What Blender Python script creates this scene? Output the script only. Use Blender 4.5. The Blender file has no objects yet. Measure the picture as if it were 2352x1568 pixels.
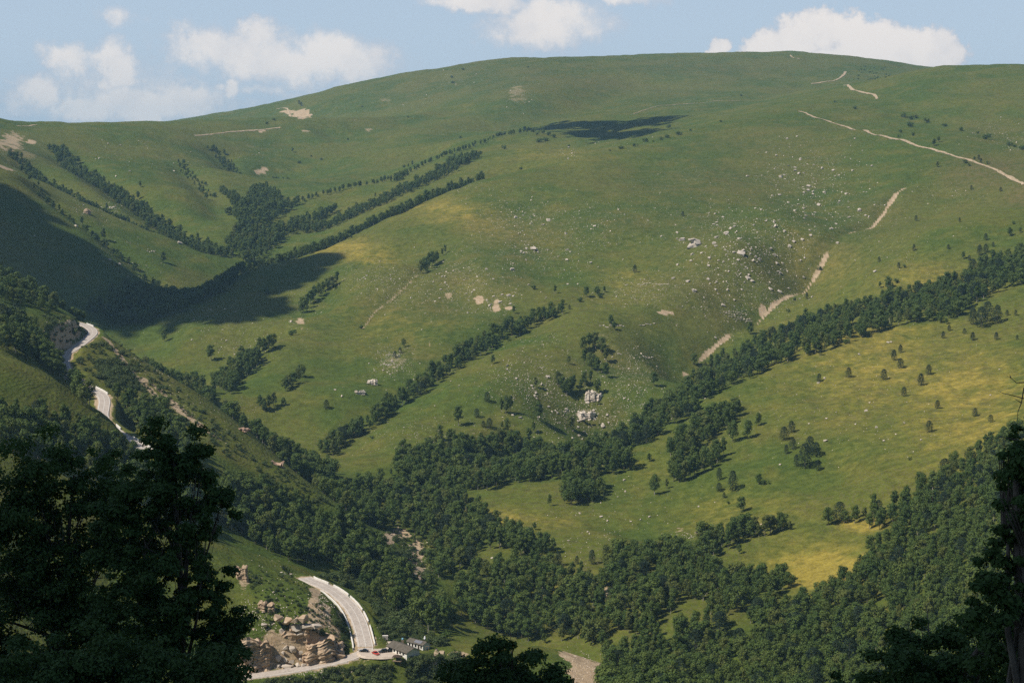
import bpy, math, random, json
import numpy as np
from mathutils import Vector, Matrix
rng = np.random.default_rng(7)
random.seed(7)
scene = bpy.context.scene
COL = scene.collection
# ------------------------------------------------------------------ camera, sky, sun, exposure
PW, PH, FPX, PITCH = 2352.0, 1568.0, 3900.0, math.atan((784-330)/3900.0)
CT, ST = math.cos(PITCH), math.sin(PITCH)
cam = bpy.data.cameras.new('camera'); cam_ob = bpy.data.objects.new('camera', cam); COL.objects.link(cam_ob)
cam.sensor_width = 36.0; cam.lens = FPX/PW*36.0; cam.clip_start = .5; cam.clip_end = 40000
cam_ob.location = (0, 0, 0); cam_ob.rotation_euler = (math.pi/2-PITCH, 0, 0)
scene.camera = cam_ob
SUN_EL, SUN_AZ = math.radians(50), math.radians(21)       # the sun stands to the left, a little behind the camera
TOSUN = np.array([-math.cos(SUN_EL)*math.cos(SUN_AZ), -math.cos(SUN_EL)*math.sin(SUN_AZ), math.sin(SUN_EL)])
sun = bpy.data.lights.new('sun', 'SUN'); sun.energy = 5.0; sun.angle = math.radians(.5); sun.color = (1.0, .93, .82)
sun_ob = bpy.data.objects.new('sun', sun); COL.objects.link(sun_ob)
sun_ob.rotation_euler = Vector(TOSUN).to_track_quat('Z', 'Y').to_euler()
scene.view_settings.view_transform = 'Standard'; scene.view_settings.look = 'None'
scene.view_settings.exposure = 0.12; scene.view_settings.gamma = 1.0; scene.view_settings.use_curve_mapping = False
scene.cycles.use_denoising = False
scene.cycles.max_bounces = 5; scene.cycles.diffuse_bounces = 2; scene.cycles.glossy_bounces = 1; scene.cycles.transmission_bounces = 2
scene.cycles.volume_bounces = 0; scene.cycles.transparent_max_bounces = 12; scene.cycles.caustics_reflective = False
scene.render.film_transparent = False

def N(nt, t, **kw):
    n = nt.nodes.new(t)
    for k, v in kw.items():
        if k == 'ins':
            for a, b in v.items(): n.inputs[a].default_value = b
        else: setattr(n, k, v)
    return n
def math_node(nt, op, a, b=None, c=None, clamp=False):
    n = nt.nodes.new('ShaderNodeMath'); n.operation = op; n.use_clamp = clamp
    for i, v in enumerate((a, b, c)):
        if v is None: continue
        if isinstance(v, (int, float)): n.inputs[i].default_value = v
        else: nt.links.new(v, n.inputs[i])
    return n.outputs[0]
def mixcol(nt, f, a, b, mode='MIX'):
    n = nt.nodes.new('ShaderNodeMix'); n.data_type = 'RGBA'; n.blend_type = mode; n.clamp_factor = True
    for i, v in ((0, f), (6, a), (7, b)):
        if isinstance(v, (int, float)): n.inputs[i].default_value = v
        elif isinstance(v, tuple): n.inputs[i].default_value = (*v, 1) if len(v) == 3 else v
        else: nt.links.new(v, n.inputs[i])
    return n.outputs[2]
def ramp(nt, src, lo, hi):
    n = nt.nodes.new('ShaderNodeMapRange'); n.interpolation_type = 'SMOOTHSTEP'
    nt.links.new(src, n.inputs[0]); n.inputs[1].default_value = lo; n.inputs[2].default_value = hi
    return n.outputs[0]

SKY_STRENGTH = .085
world = bpy.data.worlds.new('World'); scene.world = world; world.use_nodes = True
def build_sky():
    nt = world.node_tree; nt.nodes.clear(); L = nt.links.new
    out = N(nt, 'ShaderNodeOutputWorld'); bg = N(nt, 'ShaderNodeBackground'); L(bg.outputs[0], out.inputs[0]); bg.inputs[1].default_value = SKY_STRENGTH
    sky = N(nt, 'ShaderNodeTexSky', sky_type='NISHITA', sun_disc=False, sun_elevation=SUN_EL, sun_rotation=math.atan2(TOSUN[0], TOSUN[1]) % (2*math.pi), altitude=1800.0, air_density=1.0, dust_density=1.6, ozone_density=1.0)
    tc = N(nt, 'ShaderNodeTexCoord'); sep = N(nt, 'ShaderNodeSeparateXYZ'); L(tc.outputs['Generated'], sep.inputs[0])
    x, y, z = sep.outputs
    n1 = N(nt, 'ShaderNodeTexNoise', ins={'Scale': 34.0, 'Detail': 6.0, 'Roughness': .62}); L(tc.outputs['Generated'], n1.inputs['Vector'])
    n2 = N(nt, 'ShaderNodeTexNoise', ins={'Scale': 105.0, 'Detail': 6.0, 'Roughness': .66}); L(tc.outputs['Generated'], n2.inputs['Vector'])
    sc = N(nt, 'ShaderNodeSeparateColor'); L(n1.outputs['Color'], sc.inputs[0])
    az = math_node(nt, 'ARCTAN2', x, y); el = math_node(nt, 'ARCSINE', z)
    azw = math_node(nt, 'ADD', az, math_node(nt, 'MULTIPLY', math_node(nt, 'SUBTRACT', sc.outputs[0], .5), .048))
    elw = math_node(nt, 'ADD', el, math_node(nt, 'MULTIPLY', math_node(nt, 'SUBTRACT', sc.outputs[1], .5), .030))
    def field(blobs):
        f = None
        for (px, py, rx, ry, k) in blobs:
            v = np.array([(px-PW/2)/FPX, CT+(PH/2-py)/FPX*ST, -ST+(PH/2-py)/FPX*CT]); v /= np.linalg.norm(v)
            a0 = math.atan2(v[0], v[1]); e0 = math.asin(v[2])
            dx = math_node(nt, 'MULTIPLY', math_node(nt, 'SUBTRACT', azw, a0), FPX/rx)
            dy = math_node(nt, 'MULTIPLY', math_node(nt, 'SUBTRACT', elw, e0), FPX/ry)
            d = math_node(nt, 'ADD', math_node(nt, 'MULTIPLY', dx, dx), math_node(nt, 'MULTIPLY', dy, dy))
            g = math_node(nt, 'MULTIPLY', math_node(nt, 'SUBTRACT', 1.25, d), k)
            f = g if f is None else math_node(nt, 'SMOOTH_MAX', f, g, .25)
        return f
    BIG = [(1880,62,95,52,1),(1765,105,62,52,1),(1985,98,95,58,1),(2085,112,95,50,1),(2130,128,66,46,1),(1650,112,34,34,.8),(1900,150,280,40,1),(1820,90,70,50,1)]
    SOFT = [(1250,52,125,54,.8),(1090,-2,105,20,.8),(1410,-4,75,14,.5),(570,76,52,34,.85),(490,108,105,44,.8),(735,142,150,50,.95),(620,135,140,52,.75),(160,135,60,30,.7),(262,160,44,50,.85),(280,45,38,24,.4),(90,212,58,44,.85),
            (345,238,170,44,.8),(425,226,64,34,.9),(235,245,80,36,.7),(532,212,36,18,.65),(200,190,90,40,.35),(60,240,80,30,.45),(330,175,70,35,.3),(590,262,150,18,.3),(60,262,130,18,.35),(640,215,90,12,.35)]
    puff = math_node(nt, 'MULTIPLY', math_node(nt, 'SUBTRACT', n2.outputs[0], .5), 1.5)
    fb = math_node(nt, 'ADD', field(BIG), puff)
    fs = math_node(nt, 'ADD', field([(a, b, c*1.22, d*1.25, min(1., e*1.25)) for a, b, c, d, e in SOFT]), math_node(nt, 'MULTIPLY', puff, .9))
    # the same fair-weather cumulus over the rest of the sky
    n3 = N(nt, 'ShaderNodeTexNoise', ins={'Scale': 5.5, 'Detail': 6.0, 'Roughness': .55}); L(tc.outputs['Generated'], n3.inputs['Vector'])
    fg = math_node(nt, 'MULTIPLY', ramp(nt, n3.outputs[0], .60, .80), ramp(nt, el, .10, .20))
    mb = math_node(nt, 'MULTIPLY', ramp(nt, fb, .0, .55), .97); ms = math_node(nt, 'MULTIPLY', ramp(nt, fs, -.25, 1.15), .90)
    m = math_node(nt, 'MAXIMUM', math_node(nt, 'MAXIMUM', mb, ms), math_node(nt, 'MULTIPLY', fg, .85))
    thick = math_node(nt, 'MAXIMUM', ramp(nt, fb, -.1, .9), math_node(nt, 'MULTIPLY', ramp(nt, fs, .0, 1.1), .92))
    shade = math_node(nt, 'ADD', thick, math_node(nt, 'MULTIPLY', math_node(nt, 'SUBTRACT', n1.outputs[0], .5), 1.5), clamp=True)
    k = 1.0/SKY_STRENGTH
    white = mixcol(nt, shade, (.54*k, .56*k, .62*k), (.86*k, .80*k, .755*k))
    veil = ramp(nt, el, .38, .0)       # pale summer air towards the horizon
    base = mixcol(nt, math_node(nt, 'MULTIPLY', veil, .80), sky.outputs[0], (.50*k, .605*k, .745*k))
    L(mixcol(nt, m, base, white), bg.inputs[0])
build_sky()
# ------------------------------------------------------------------ the lie of the land: heights through surveyed points
def ray(px, py):
    u = (np.asarray(px, float)-PW/2)/FPX; v = (PH/2-np.asarray(py, float))/FPX
    return np.stack([u+0*v, CT+v*ST+0*u, -ST+v*CT+0*u], -1)
def pt(px, py, D):
    d = ray(px, py); return d*(np.asarray(D, float)/d[..., 1])[..., None]
def proj(P):
    P = np.asarray(P, float)
    dep = P[..., 1]*CT-P[..., 2]*ST
    up = P[..., 1]*ST+P[..., 2]*CT
    dep = np.where(dep > .1, dep, .1)
    return PW/2+FPX*P[..., 0]/dep, PH/2-FPX*up/dep, dep
# ---- noise
def _h(ix, iy, s):
    n = (ix.astype(np.int64)*374761393+iy.astype(np.int64)*668265263+s*974711) & 0x7fffffff
    n = ((n ^ (n >> 13))*1274126177) & 0x7fffffff
    n = (n ^ (n >> 16)) & 0xffffff
    return n/float(0xffffff)
def vnoise(x, y, s=0):
    x = np.asarray(x, float); y = np.asarray(y, float)
    ix = np.floor(x); iy = np.floor(y); fx = x-ix; fy = y-iy
    ix = ix.astype(np.int64); iy = iy.astype(np.int64)
    fx = fx*fx*fx*(fx*(fx*6-15)+10); fy = fy*fy*fy*(fy*(fy*6-15)+10)
    a = _h(ix, iy, s); b = _h(ix+1, iy, s); c = _h(ix, iy+1, s); d = _h(ix+1, iy+1, s)
    return (a+(b-a)*fx+(c-a)*fy+(a-b-c+d)*fx*fy)*2-1
def fbm(x, y, s=0, o=4):
    t = 0; a = 1.; n = 0
    for k in range(o):
        t = t+a*vnoise(x, y, s+k*17); n += a; a *= .5; x = x*2.03+11.3; y = y*2.03-7.7
    return t/n
# ---- control points: px, py, forward distance
C = []
def cp(*a):
    for i in range(0, len(a), 3): C.append(tuple(pt(a[i], a[i+1], a[i+2])))
def cz(*a):
    for i in range(0, len(a), 3): C.append((a[i], a[i+1], a[i+2]))
# far mountain skyline
cp(250,300,4700, 450,280,4500, 640,250,4500, 700,228,4500, 850,190,4550, 1000,163,4550, 1150,138,4600, 1400,130,4700, 1800,120,4700, 1900,125,4600, 2120,158,4500, 2400,185,4450)
cz(-2200,5600,20, -1100,5600,60, 0,5800,160, 1100,5800,200, 2400,5800,120, 0,8500,-100, -2500,8500,-150, 2500,8500,-150)
# its face
cp(480,310,3750, 660,300,3700, 850,280,3500, 1000,250,3700, 1200,210,3900, 1500,200,4000, 1800,190,4000, 2000,185,4000, 700,340,3300, 900,330,3250, 1150,290,3450, 1400,250,3700, 1650,230,3700, 640,370,3150, 800,390,3000, 1800,225,3500, 1950,195,3700)
# intermediate ridge K and slopes between it and D
cp(720,462,2560, 830,432,2660, 920,403,2760, 1050,355,2880, 1200,308,3080, 1280,305,3150, 1000,385,2700,1150,350,2750, 1300,340,2800, 1400,290,3250, 1500,300,3000, 1650,262,3150, 880,445,2560, 740,520,2400)
# ravine / far valley
cp(590,405,3050, 575,450,2650, 560,500,2420, 550,560,2300, 540,610,2170)
cp(650,500,2480, 620,560,2300, 660,575,2230)
# left far hill
cp(0,272,3050, 60,283,3080, 160,285,3120, 295,291,3150, 400,302,3200, 500,328,3200)
cz(-1100,3600,-20, -500,3750,-20)
cp(0,330,2700, 130,340,2850, 350,400,2720, 500,390,2880, 570,388,3050, 510,500,2420, 440,535,2260, 530,598,2180, 300,490,2330, 150,410,2500, 380,648,2010, 240,520,2160, 100,440,2260, 30,350,2600, 450,440,2560)
# spur with the shaded face
cp(-60,360,2200, 0,385,2160, 100,462,2090, 200,542,2030, 300,618,1990, 365,664,1950)
cp(0,500,1990, 0,600,1890, 110,610,1910, 150,690,1820, 230,742,1790, 290,690,1850)
cz(-700,1850,-120, -900,2150,20, -1000,2600,60)
# D ridge
cp(300,745,1790, 400,690,1890, 540,622,2000, 700,585,2080, 850,522,2160, 1000,452,2260, 1100,415,2340, 1300,372,2500, 1550,315,2700, 1700,282,2800, 1830,255,2900)
# D face
cp(600,700,1850, 450,760,1740, 700,650,1930, 850,570,2050, 1000,520,2080, 1200,450,2200, 1500,400,2350, 1700,350,2520, 1900,330,2550, 2000,300,2700)
cp(560,830,1600, 700,760,1730, 850,700,1800, 1000,650,1830, 1150,580,1910, 1350,520,2020, 1550,470,2130, 1750,430,2250, 1950,400,2330)
cp(500,880,1560, 650,920,1470, 800,850,1570, 900,820,1600, 1050,740,1690, 1200,690,1750, 1350,620,1850, 1550,580,1910, 1700,580,1880, 1850,540,1960, 2000,450,2180)
cp(690,1060,1310, 720,1075,1300, 850,985,1390, 1000,880,1500, 1150,795,1590, 1290,720,1690, 1430,700,1730)
cp(1000,960,1420, 1150,880,1490, 1300,800,1590, 1450,770,1640, 1600,700,1750, 1100,1010,1380, 1250,960,1430, 1400,900,1500, 1500,840,1590, 1450,950,1480)
cp(780,1085,1290, 900,1085,1300)
# erosion gully
cp(2130,385,2270, 2060,440,2160, 2000,522,2050, 1850,662,1870, 1740,742,1750, 1620,820,1660, 1550,880,1595, 1400,985,1480, 1200,1085,1370, 950,1175,1230)
# right upper D / track / hill E
cp(2000,295,2650, 2150,345,2380, 2352,425,2080, 2480,480,1950, 2150,450,2150, 2300,480,2000)
cp(1850,238,3100, 1950,210,3250, 2120,160,3350, 2230,152,3300, 2352,152,3250, 2520,165,3200, 2050,250,2900, 2200,290,2650, 2350,330,2450, 2200,220,2950, 2380,240,2800)
cp(2250,320,2450, 2380,370,2250)
# belt G gully upper side and spur F
cp(2352,555,1760, 2200,600,1730, 2050,680,1670, 1900,735,1640, 2150,520,1850, 2000,620,1760, 2352,480,1900)
cp(2352,610,1660, 2200,670,1620, 2050,725,1580, 1900,770,1540, 1700,850,1500, 1550,920,1440, 1450,990,1380, 1300,1060,1310)
cp(2352,700,1520, 2100,780,1480, 1900,850,1420, 2352,850,1320, 2100,950,1260, 1900,1000,1240, 1700,960,1340, 1700,1080,1210, 1500,1080,1270, 1400,1160,1200, 1200,1180,1190, 1050,1180,1210, 1600,1200,1130, 1350,1260,1100, 1900,1150,1110, 2100,1080,1130, 2352,980,1150)
cp(1100,1270,1110, 1250,1300,1080, 1500,1300,1050, 1700,1300,1040, 1900,1280,1020, 1900,1380,950, 2100,1220,1000, 2352,1120,980)
cp(1200,1450,990, 1400,1450,960, 1600,1450,930, 1800,1450,900, 2000,1400,890, 2200,1350,860, 2352,1300,820, 1250,1568,910, 1500,1568,880, 1800,1568,830, 2100,1568,760, 2352,1500,700, 2500,1250,800)
cp(1100,1500,940, 1040,1420,990)
# main valley stream
cp(250,755,1800, 320,800,1740, 440,890,1600, 600,1020,1400, 760,1150,1200, 885,1228,1150, 960,1305,1100)
# left hillside upper
cp(-80,590,1400, 0,645,1360, 60,672,1350, 130,712,1330, 190,738,1320, 228,758,1300)
cp(330,832,1260, 430,892,1220, 540,985,1150, 620,1060,1110, 700,1110,1090, 780,1165,1075)
cp(0,720,1180, 110,760,1200, 160,805,1200, 60,790,1110, 0,820,1030, 100,850,1010, 180,900,1000, 205,890,1100, 240,905,1090, 238,935,1065, 245,968,1040, 335,1027,985)
cp(330,900,1150, 400,960,1110, 300,950,1090, 430,1010,1070, 520,1060,1060, 560,1130,1020)
cz(-440,1270,-92, -410,1060,-98)
# lower left knoll and road
cp(500,1205,960, 600,1260,950, 680,1300,935, 705,1318,925)
cp(712,1327,885, 760,1350,872, 820,1400,845, 845,1440,828, 850,1490,803, 820,1515,795, 740,1535,787, 620,1545,781, 920,1510,800)
cp(640,1330,845, 560,1300,855, 600,1400,806, 690,1400,808, 740,1400,812, 785,1470,806, 680,1308,890)
cp(800,1360,900, 880,1420,870, 930,1470,840, 1000,1480,830, 1010,1420,900, 900,1380,960, 780,1280,1000, 700,1220,1040, 820,1560,778, 950,1560,790)
cz(20,860,-262, 60,860,-275)
# slope below the camera
cz(0,0,-2.2, 0,60,-26, -20,60,-24, 20,60,-27, 0,200,-82, -80,200,-70, 70,200,-78, 0,400,-158, -160,400,-140, 160,400,-142, -120,600,-216, 60,620,-226, 200,600,-200, -220,700,-180, -30,740,-244)
cz(-250,200,-20, 250,200,-40, -400,500,-50, 400,500,-70, -500,800,-40, 550,800,-90, 800,1300,-60, 1100,2000,0, 1500,3000,120, 2200,4400,140, -1500,3000,60, -1800,4400,60)
cz(0,-150,25, -300,-150,40, 300,-150,40, -1500,0,80, 1500,0,80, 0,-1500,120, -3000,1500,120, 3000,1500,120, -4500,4500,60, 4500,4500,120, 0,-6000,100, -6000,-1000,100, 6000,-1000,100)
C = np.array(C)
SC = 1000.
def _ker(r2): return np.where(r2 > 0, r2*np.log(r2+1e-20)*.5, 0)
def tps_fit(C, lam=6e-5):
    X = C[:, :2]/SC; n = len(X)
    d2 = ((X[:, None]-X[None])**2).sum(-1)
    # local damping : near points are stiffer
    K = _ker(d2)+np.eye(n)*lam
    P = np.hstack([np.ones((n, 1)), X])
    A = np.zeros((n+3, n+3)); A[:n, :n] = K; A[:n, n:] = P; A[n:, :n] = P.T
    b = np.zeros(n+3); b[:n] = C[:, 2]
    w = np.linalg.solve(A, b); return X, w
TX, TW = tps_fit(C)
def tps(x, y):
    x = np.asarray(x, float)/SC; y = np.asarray(y, float)/SC
    sh = x.shape; x = x.ravel(); y = y.ravel(); out = np.empty(len(x)); n = len(TX)
    for i in range(0, len(x), 20000):
        xs, ys = x[i:i+20000], y[i:i+20000]
        r2 = (xs[:, None]-TX[None, :, 0])**2+(ys[:, None]-TX[None, :, 1])**2
        out[i:i+20000] = _ker(r2)@TW[:n]+TW[n]+TW[n+1]*xs+TW[n+2]*ys
    return out.reshape(sh)

def seg_dist(x, y, line):
    """distance to a polyline (n,2), and the parameter along it"""
    best = np.full(len(x), 1e18); par = np.zeros(len(x)); run = 0.; side = np.zeros(len(x))
    for a, b in zip(line[:-1], line[1:]):
        d = b-a; l2 = float(d@d)+1e-9; t = np.clip(((x-a[0])*d[0]+(y-a[1])*d[1])/l2, 0, 1)
        ex = x-a[0]-t*d[0]; ey = y-a[1]-t*d[1]; q = ex*ex+ey*ey
        m = q < best; best = np.where(m, q, best); par = np.where(m, run+t*math.sqrt(l2), par); side = np.where(m, np.sign(d[0]*ey-d[1]*ex), side)
        run += math.sqrt(l2)
    return np.sqrt(best), par/run, side
def sstep(a, b, x):
    t = np.clip((x-a)/(b-a), 0, 1); return t*t*(3-2*t)
# gullies (positive depth) and low ribs (negative): points px, py, D ; depth, half width
FOLDS = []
def fold(depth, width, *p):
    a = np.array([pt(p[i], p[i+1], p[i+2])[:2] for i in range(0, len(p), 3)]); FOLDS.append((depth, width, a))
fold(20, 44, 300,740,1890, 420,680,1980, 540,615,2090, 700,580,2180, 850,515,2260, 1000,446,2370, 1100,410,2450, 1250,375,2560)
fold(17, 30, 30,350,2560, 150,415,2440, 300,480,2340, 440,540,2230)
fold(21, 36, 130,340,2800, 250,420,2560, 400,510,2340, 525,592,2190)
fold(14, 26, 70,440,2180, 190,530,2110, 290,610,2060, 372,660,2010)
fold(17, 36, 490,325,3150, 540,360,3000, 580,392,2900)
fold(12, 28, 415,375,2900, 480,440,2600, 520,500,2400)
fold(8, 40, 1420,300,3180, 1360,330,3060, 1280,350,2980)
fold(-10, 46, 560,830,1600, 760,700,1760, 900,600,1950)
fold(8, 28, 690,720,1760, 740,670,1820, 790,640,1870)
fold(3, 12, 815,770,1690, 900,690,1790, 960,630,1880, 1030,570,1960)
fold(11, 36, 470,850,1600, 540,820,1650, 620,770,1720)
fold(11, 32, 730,1060,1330, 850,960,1430, 1000,860,1540, 1150,770,1640, 1300,690,1740)
fold(11, 36, 1250,1000,1420, 1380,900,1530, 1440,840,1600)
fold(4, 10, 2130,385,2270, 2060,440,2160, 2000,522,2050, 1850,662,1870, 1740,742,1760, 1620,820,1665, 1550,880,1600)
fold(8, 34, 2352,585,1720, 2100,680,1640, 1900,745,1600, 1700,820,1540, 1500,920,1470, 1300,1040,1360)
fold(-9, 50, 1450,760,1640, 1600,650,1790, 1750,560,1930, 1800,470,2120)
fold(5, 40, 1400,1230,1120, 1600,1150,1160, 1800,1100,1180, 2000,1060,1180)
fold(4, 50, 1950,230,3300, 2080,270,2900, 2200,310,2600)
fold(14, 70, 700,330,3400, 900,300,3500, 1100,240,3800)
fold(15, 80, 1100,300,3350, 1300,260,3700, 1500,190,4200)
fold(8, 40, 900,560,2050, 1000,600,1950, 1080,680,1800, 1060,740,1690)
fold(9, 60, 1150,480,2150, 1250,560,2000, 1250,680,1790)
fold(8, 60, 1400,560,2000, 1420,640,1840, 1380,740,1680)
fold(12, 60, 1000,330,3100, 900,360,2950, 780,410,2780)
fold(10, 60, 1900,200,4000, 1750,215,3700, 1550,250,3400)
fold(6, 26, 110,770,1190, 180,860,1090, 230,930,1040)

# road centre lines with their own heights
ROAD_LOW = np.array([pt(*q) for q in ((700,1326,893),(714,1332,885),(760,1353,870),(790,1376,857),(810,1398,845),(822,1420,834),(829,1440,825),(836,1463,812),(840,1484,803),(836,1497,799),(815,1507,796),(790,1516.5,793),(747,1525,790),(686,1536,786),(620,1546,782),(540,1556,779))])
ROAD_UP = np.array([pt(*q) for q in ((168,738.5,1332),(185,743.5,1328),(203,751,1320),(212,759,1308),(212,767,1292),(199,780,1268),(182,793,1246),(165,805,1230),(150,815,1215),(150,845,1170),(180,876,1130),(203,888.5,1116),(225.5,901,1104),(237,911,1092),(240,923,1076),(238,936,1058),(236,955,1042),(245.6,972,1030),(270,992,1013),(303,1014,996),(332,1030,985),(380,1055,970))])
def densify(line, step=2.0):
    out = []
    n = len(line); P = [line[0]*2-line[1]]+list(line)+[line[-1]*2-line[-2]]
    for i in range(1, n):
        p0, p1, p2, p3 = P[i-1], P[i], P[i+1], P[i+2]; k = max(2, int(np.linalg.norm(p2-p1)/step))
        for t in np.arange(k)/k:
            out.append(.5*((2*p1)+(p2-p0)*t+(2*p0-5*p1+4*p2-p3)*t*t+(3*p1-p0-3*p2+p3)*t**3))
    out.append(line[-1]); out = np.array(out)
    z = out[:, 2]
    for _ in range(30): z = np.concatenate([z[:1], (z[:-2]+2*z[1:-1]+z[2:])/4, z[-1:]])
    out[:, 2] = z
    return out
ROAD_LOW = densify(ROAD_LOW); ROAD_UP = densify(ROAD_UP)
PADS = [(pt(893,1507,797)[:2], 22., 9., -243.6), (pt(893,1490,803)[:2], 7., 9., -243.8), (pt(930,1504,797)[:2], 15., 8., -243.9), (pt(960,1500,806)[:2], 9., 7., -244.3)]
def height(x, y):
    sh = np.shape(x); x = np.asarray(x, float).ravel(); y = np.asarray(y, float).ravel()
    z = tps(x, y)
    for depth, width, line in FOLDS:
        lo = line.min(0)-3*width; hi = line.max(0)+3*width
        m = (x > lo[0]) & (x < hi[0]) & (y > lo[1]) & (y < hi[1])
        if not m.any(): continue
        d, u, _ = seg_dist(x[m], y[m], line)
        z[m] -= depth*np.exp(-(d/width)**2)*sstep(0, .12, u)*sstep(1, .88, u)
    far = sstep(300, 900, np.hypot(x, y))
    z += far*(4.6*fbm(x/95, y/95, 1, 3)+1.2*fbm(x/21, y/21, 5, 3)+.22*vnoise(x/5, y/5, 9))
    for c, rx, ry, zz in PADS:
        d = np.sqrt(((x-c[0])/rx)**2+((y-c[1])/ry)**2); w = 1-sstep(.95, 1.5, d); z = z*(1-w)+zz*w
    for line, half in ((ROAD_LOW, 4.0), (ROAD_UP, 4.0)):
        lo = line.min(0)-24; hi = line.max(0)+24
        m = np.where((x > lo[0]) & (x < hi[0]) & (y > lo[1]) & (y < hi[1]))[0]
        if not len(m): continue
        L = line[::2]
        d2 = (x[m][:, None]-L[None, :, 0])**2+(y[m][:, None]-L[None, :, 1])**2
        j = d2.argmin(1); d = np.sqrt(d2[np.arange(len(m)), j]); w = 1-sstep(half+2.5, half+9, d)
        z[m] = z[m]*(1-w)+(L[j, 2]-.3)*w
    return z.reshape(sh)
NA, NR = 700, 820
AZ = np.radians(np.linspace(-21.5, 21.5, NA))
RR = np.concatenate([np.exp(np.linspace(math.log(8), math.log(520), 60, endpoint=False)), np.exp(np.linspace(math.log(520), math.log(5200), NR-90, endpoint=False)), np.exp(np.linspace(math.log(5200), math.log(9500), 30))])
LRR = np.log(RR)
_R, _A = np.meshgrid(RR, AZ, indexing='ij')
GX = _R*np.sin(_A); GY = _R*np.cos(_A); GZ = height(GX, GY)
def ground(x, y):
    """height of the ground sheet at x, y (inside the fine fan)"""
    x = np.asarray(x, float); y = np.asarray(y, float)
    i = np.clip(np.interp(np.log(np.maximum(np.hypot(x, y), 1.)), LRR, np.arange(NR)), 0, NR-1.001); j = np.clip((np.arctan2(x, y)-AZ[0])/(AZ[1]-AZ[0]), 0, NA-1.001)
    a = i.astype(int); b = j.astype(int); u = i-a; v = j-b
    return (GZ[a, b]*(1-u)+GZ[a+1, b]*u)*(1-v)+(GZ[a, b+1]*(1-u)+GZ[a+1, b+1]*u)*v
_MY = np.exp(np.linspace(math.log(420), math.log(7500), 900))
def at(px, py, start=420.):
    """where the line of sight through a pixel of the photograph meets the ground"""
    px = np.atleast_1d(np.asarray(px, float)); py = np.atleast_1d(np.asarray(py, float)); out = np.full((len(px), 3), np.nan)
    for i in range(0, len(px), 4000):
        d = ray(px[i:i+4000], py[i:i+4000]); d = d/d[:, 1:2]
        Y = _MY[_MY >= start]
        X = d[:, 0:1]*Y; Z = d[:, 2:3]*Y; g = ground(X, np.broadcast_to(Y, X.shape))
        hit = Z < g; k = hit.argmax(1); ok = hit.any(1) & (k > 0); n = np.arange(len(k))
        f0 = Z[n, k-1]-g[n, k-1]; f1 = Z[n, k]-g[n, k]; t = np.where(ok, f0/(f0-f1+1e-9), 0)
        yy = Y[k-1]+(Y[k]-Y[k-1])*t; P = d*yy[:, None]; P[:, 2] = ground(P[:, 0], P[:, 1]); P[~ok] = np.nan
        out[i:i+4000] = P
    return out
def seen(P, lift=0.):
    """whether points (lifted) are in the frame and not behind ground"""
    P = np.atleast_2d(P).astype(float); Q = P.copy(); Q[:, 2] += lift
    px, py, dep = proj(Q); ok = (px > -10) & (px < PW+10) & (py > -10) & (py < PH+20)
    for i in range(0, len(Q), 4000):
        q = Q[i:i+4000]; t = np.linspace(.25, .995, 260)[None, :]
        ok[i:i+4000] &= (q[:, 2:3]*t > ground(q[:, 0:1]*t, q[:, 1:2]*t)-.3).all(1)
    return ok
# ------------------------------------------------------------------ helpers for objects
def tag(o, label=None, cat=None, group=None, kind=None):
    if label: o['label'] = label
    if cat: o['category'] = cat
    if group: o['group'] = group
    if kind: o['kind'] = kind
    return o
def link(name, data, parent=None, mat=None):
    o = bpy.data.objects.new(name, data); COL.objects.link(o)
    if mat is not None and data is not None and not data.materials: data.materials.append(mat)
    if parent is not None: o.parent = parent
    return o
def empty(name, loc, rz=0., sc=1.):
    o = bpy.data.objects.new(name, None); COL.objects.link(o); o.empty_display_size = .3
    o.location = loc; o.rotation_euler = (0, 0, rz); o.scale = (sc, sc, sc); return o
def mesh_np(name, V, F, mats=(), midx=None, smooth=False):
    V = np.asarray(V, np.float32); F = np.asarray(F, np.int32); k = F.shape[1]
    m = bpy.data.meshes.new(name); m.vertices.add(len(V)); m.vertices.foreach_set('co', V.ravel())
    m.loops.add(F.size); m.loops.foreach_set('vertex_index', F.ravel())
    m.polygons.add(len(F)); m.polygons.foreach_set('loop_start', np.arange(0, F.size, k, dtype=np.int32)); m.polygons.foreach_set('loop_total', np.full(len(F), k, np.int32))
    if midx is not None: m.polygons.foreach_set('material_index', np.asarray(midx, np.int32))
    m.polygons.foreach_set('use_smooth', np.full(len(F), smooth, bool))
    for a in mats: m.materials.append(a)
    m.update(calc_edges=True); return m
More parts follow.
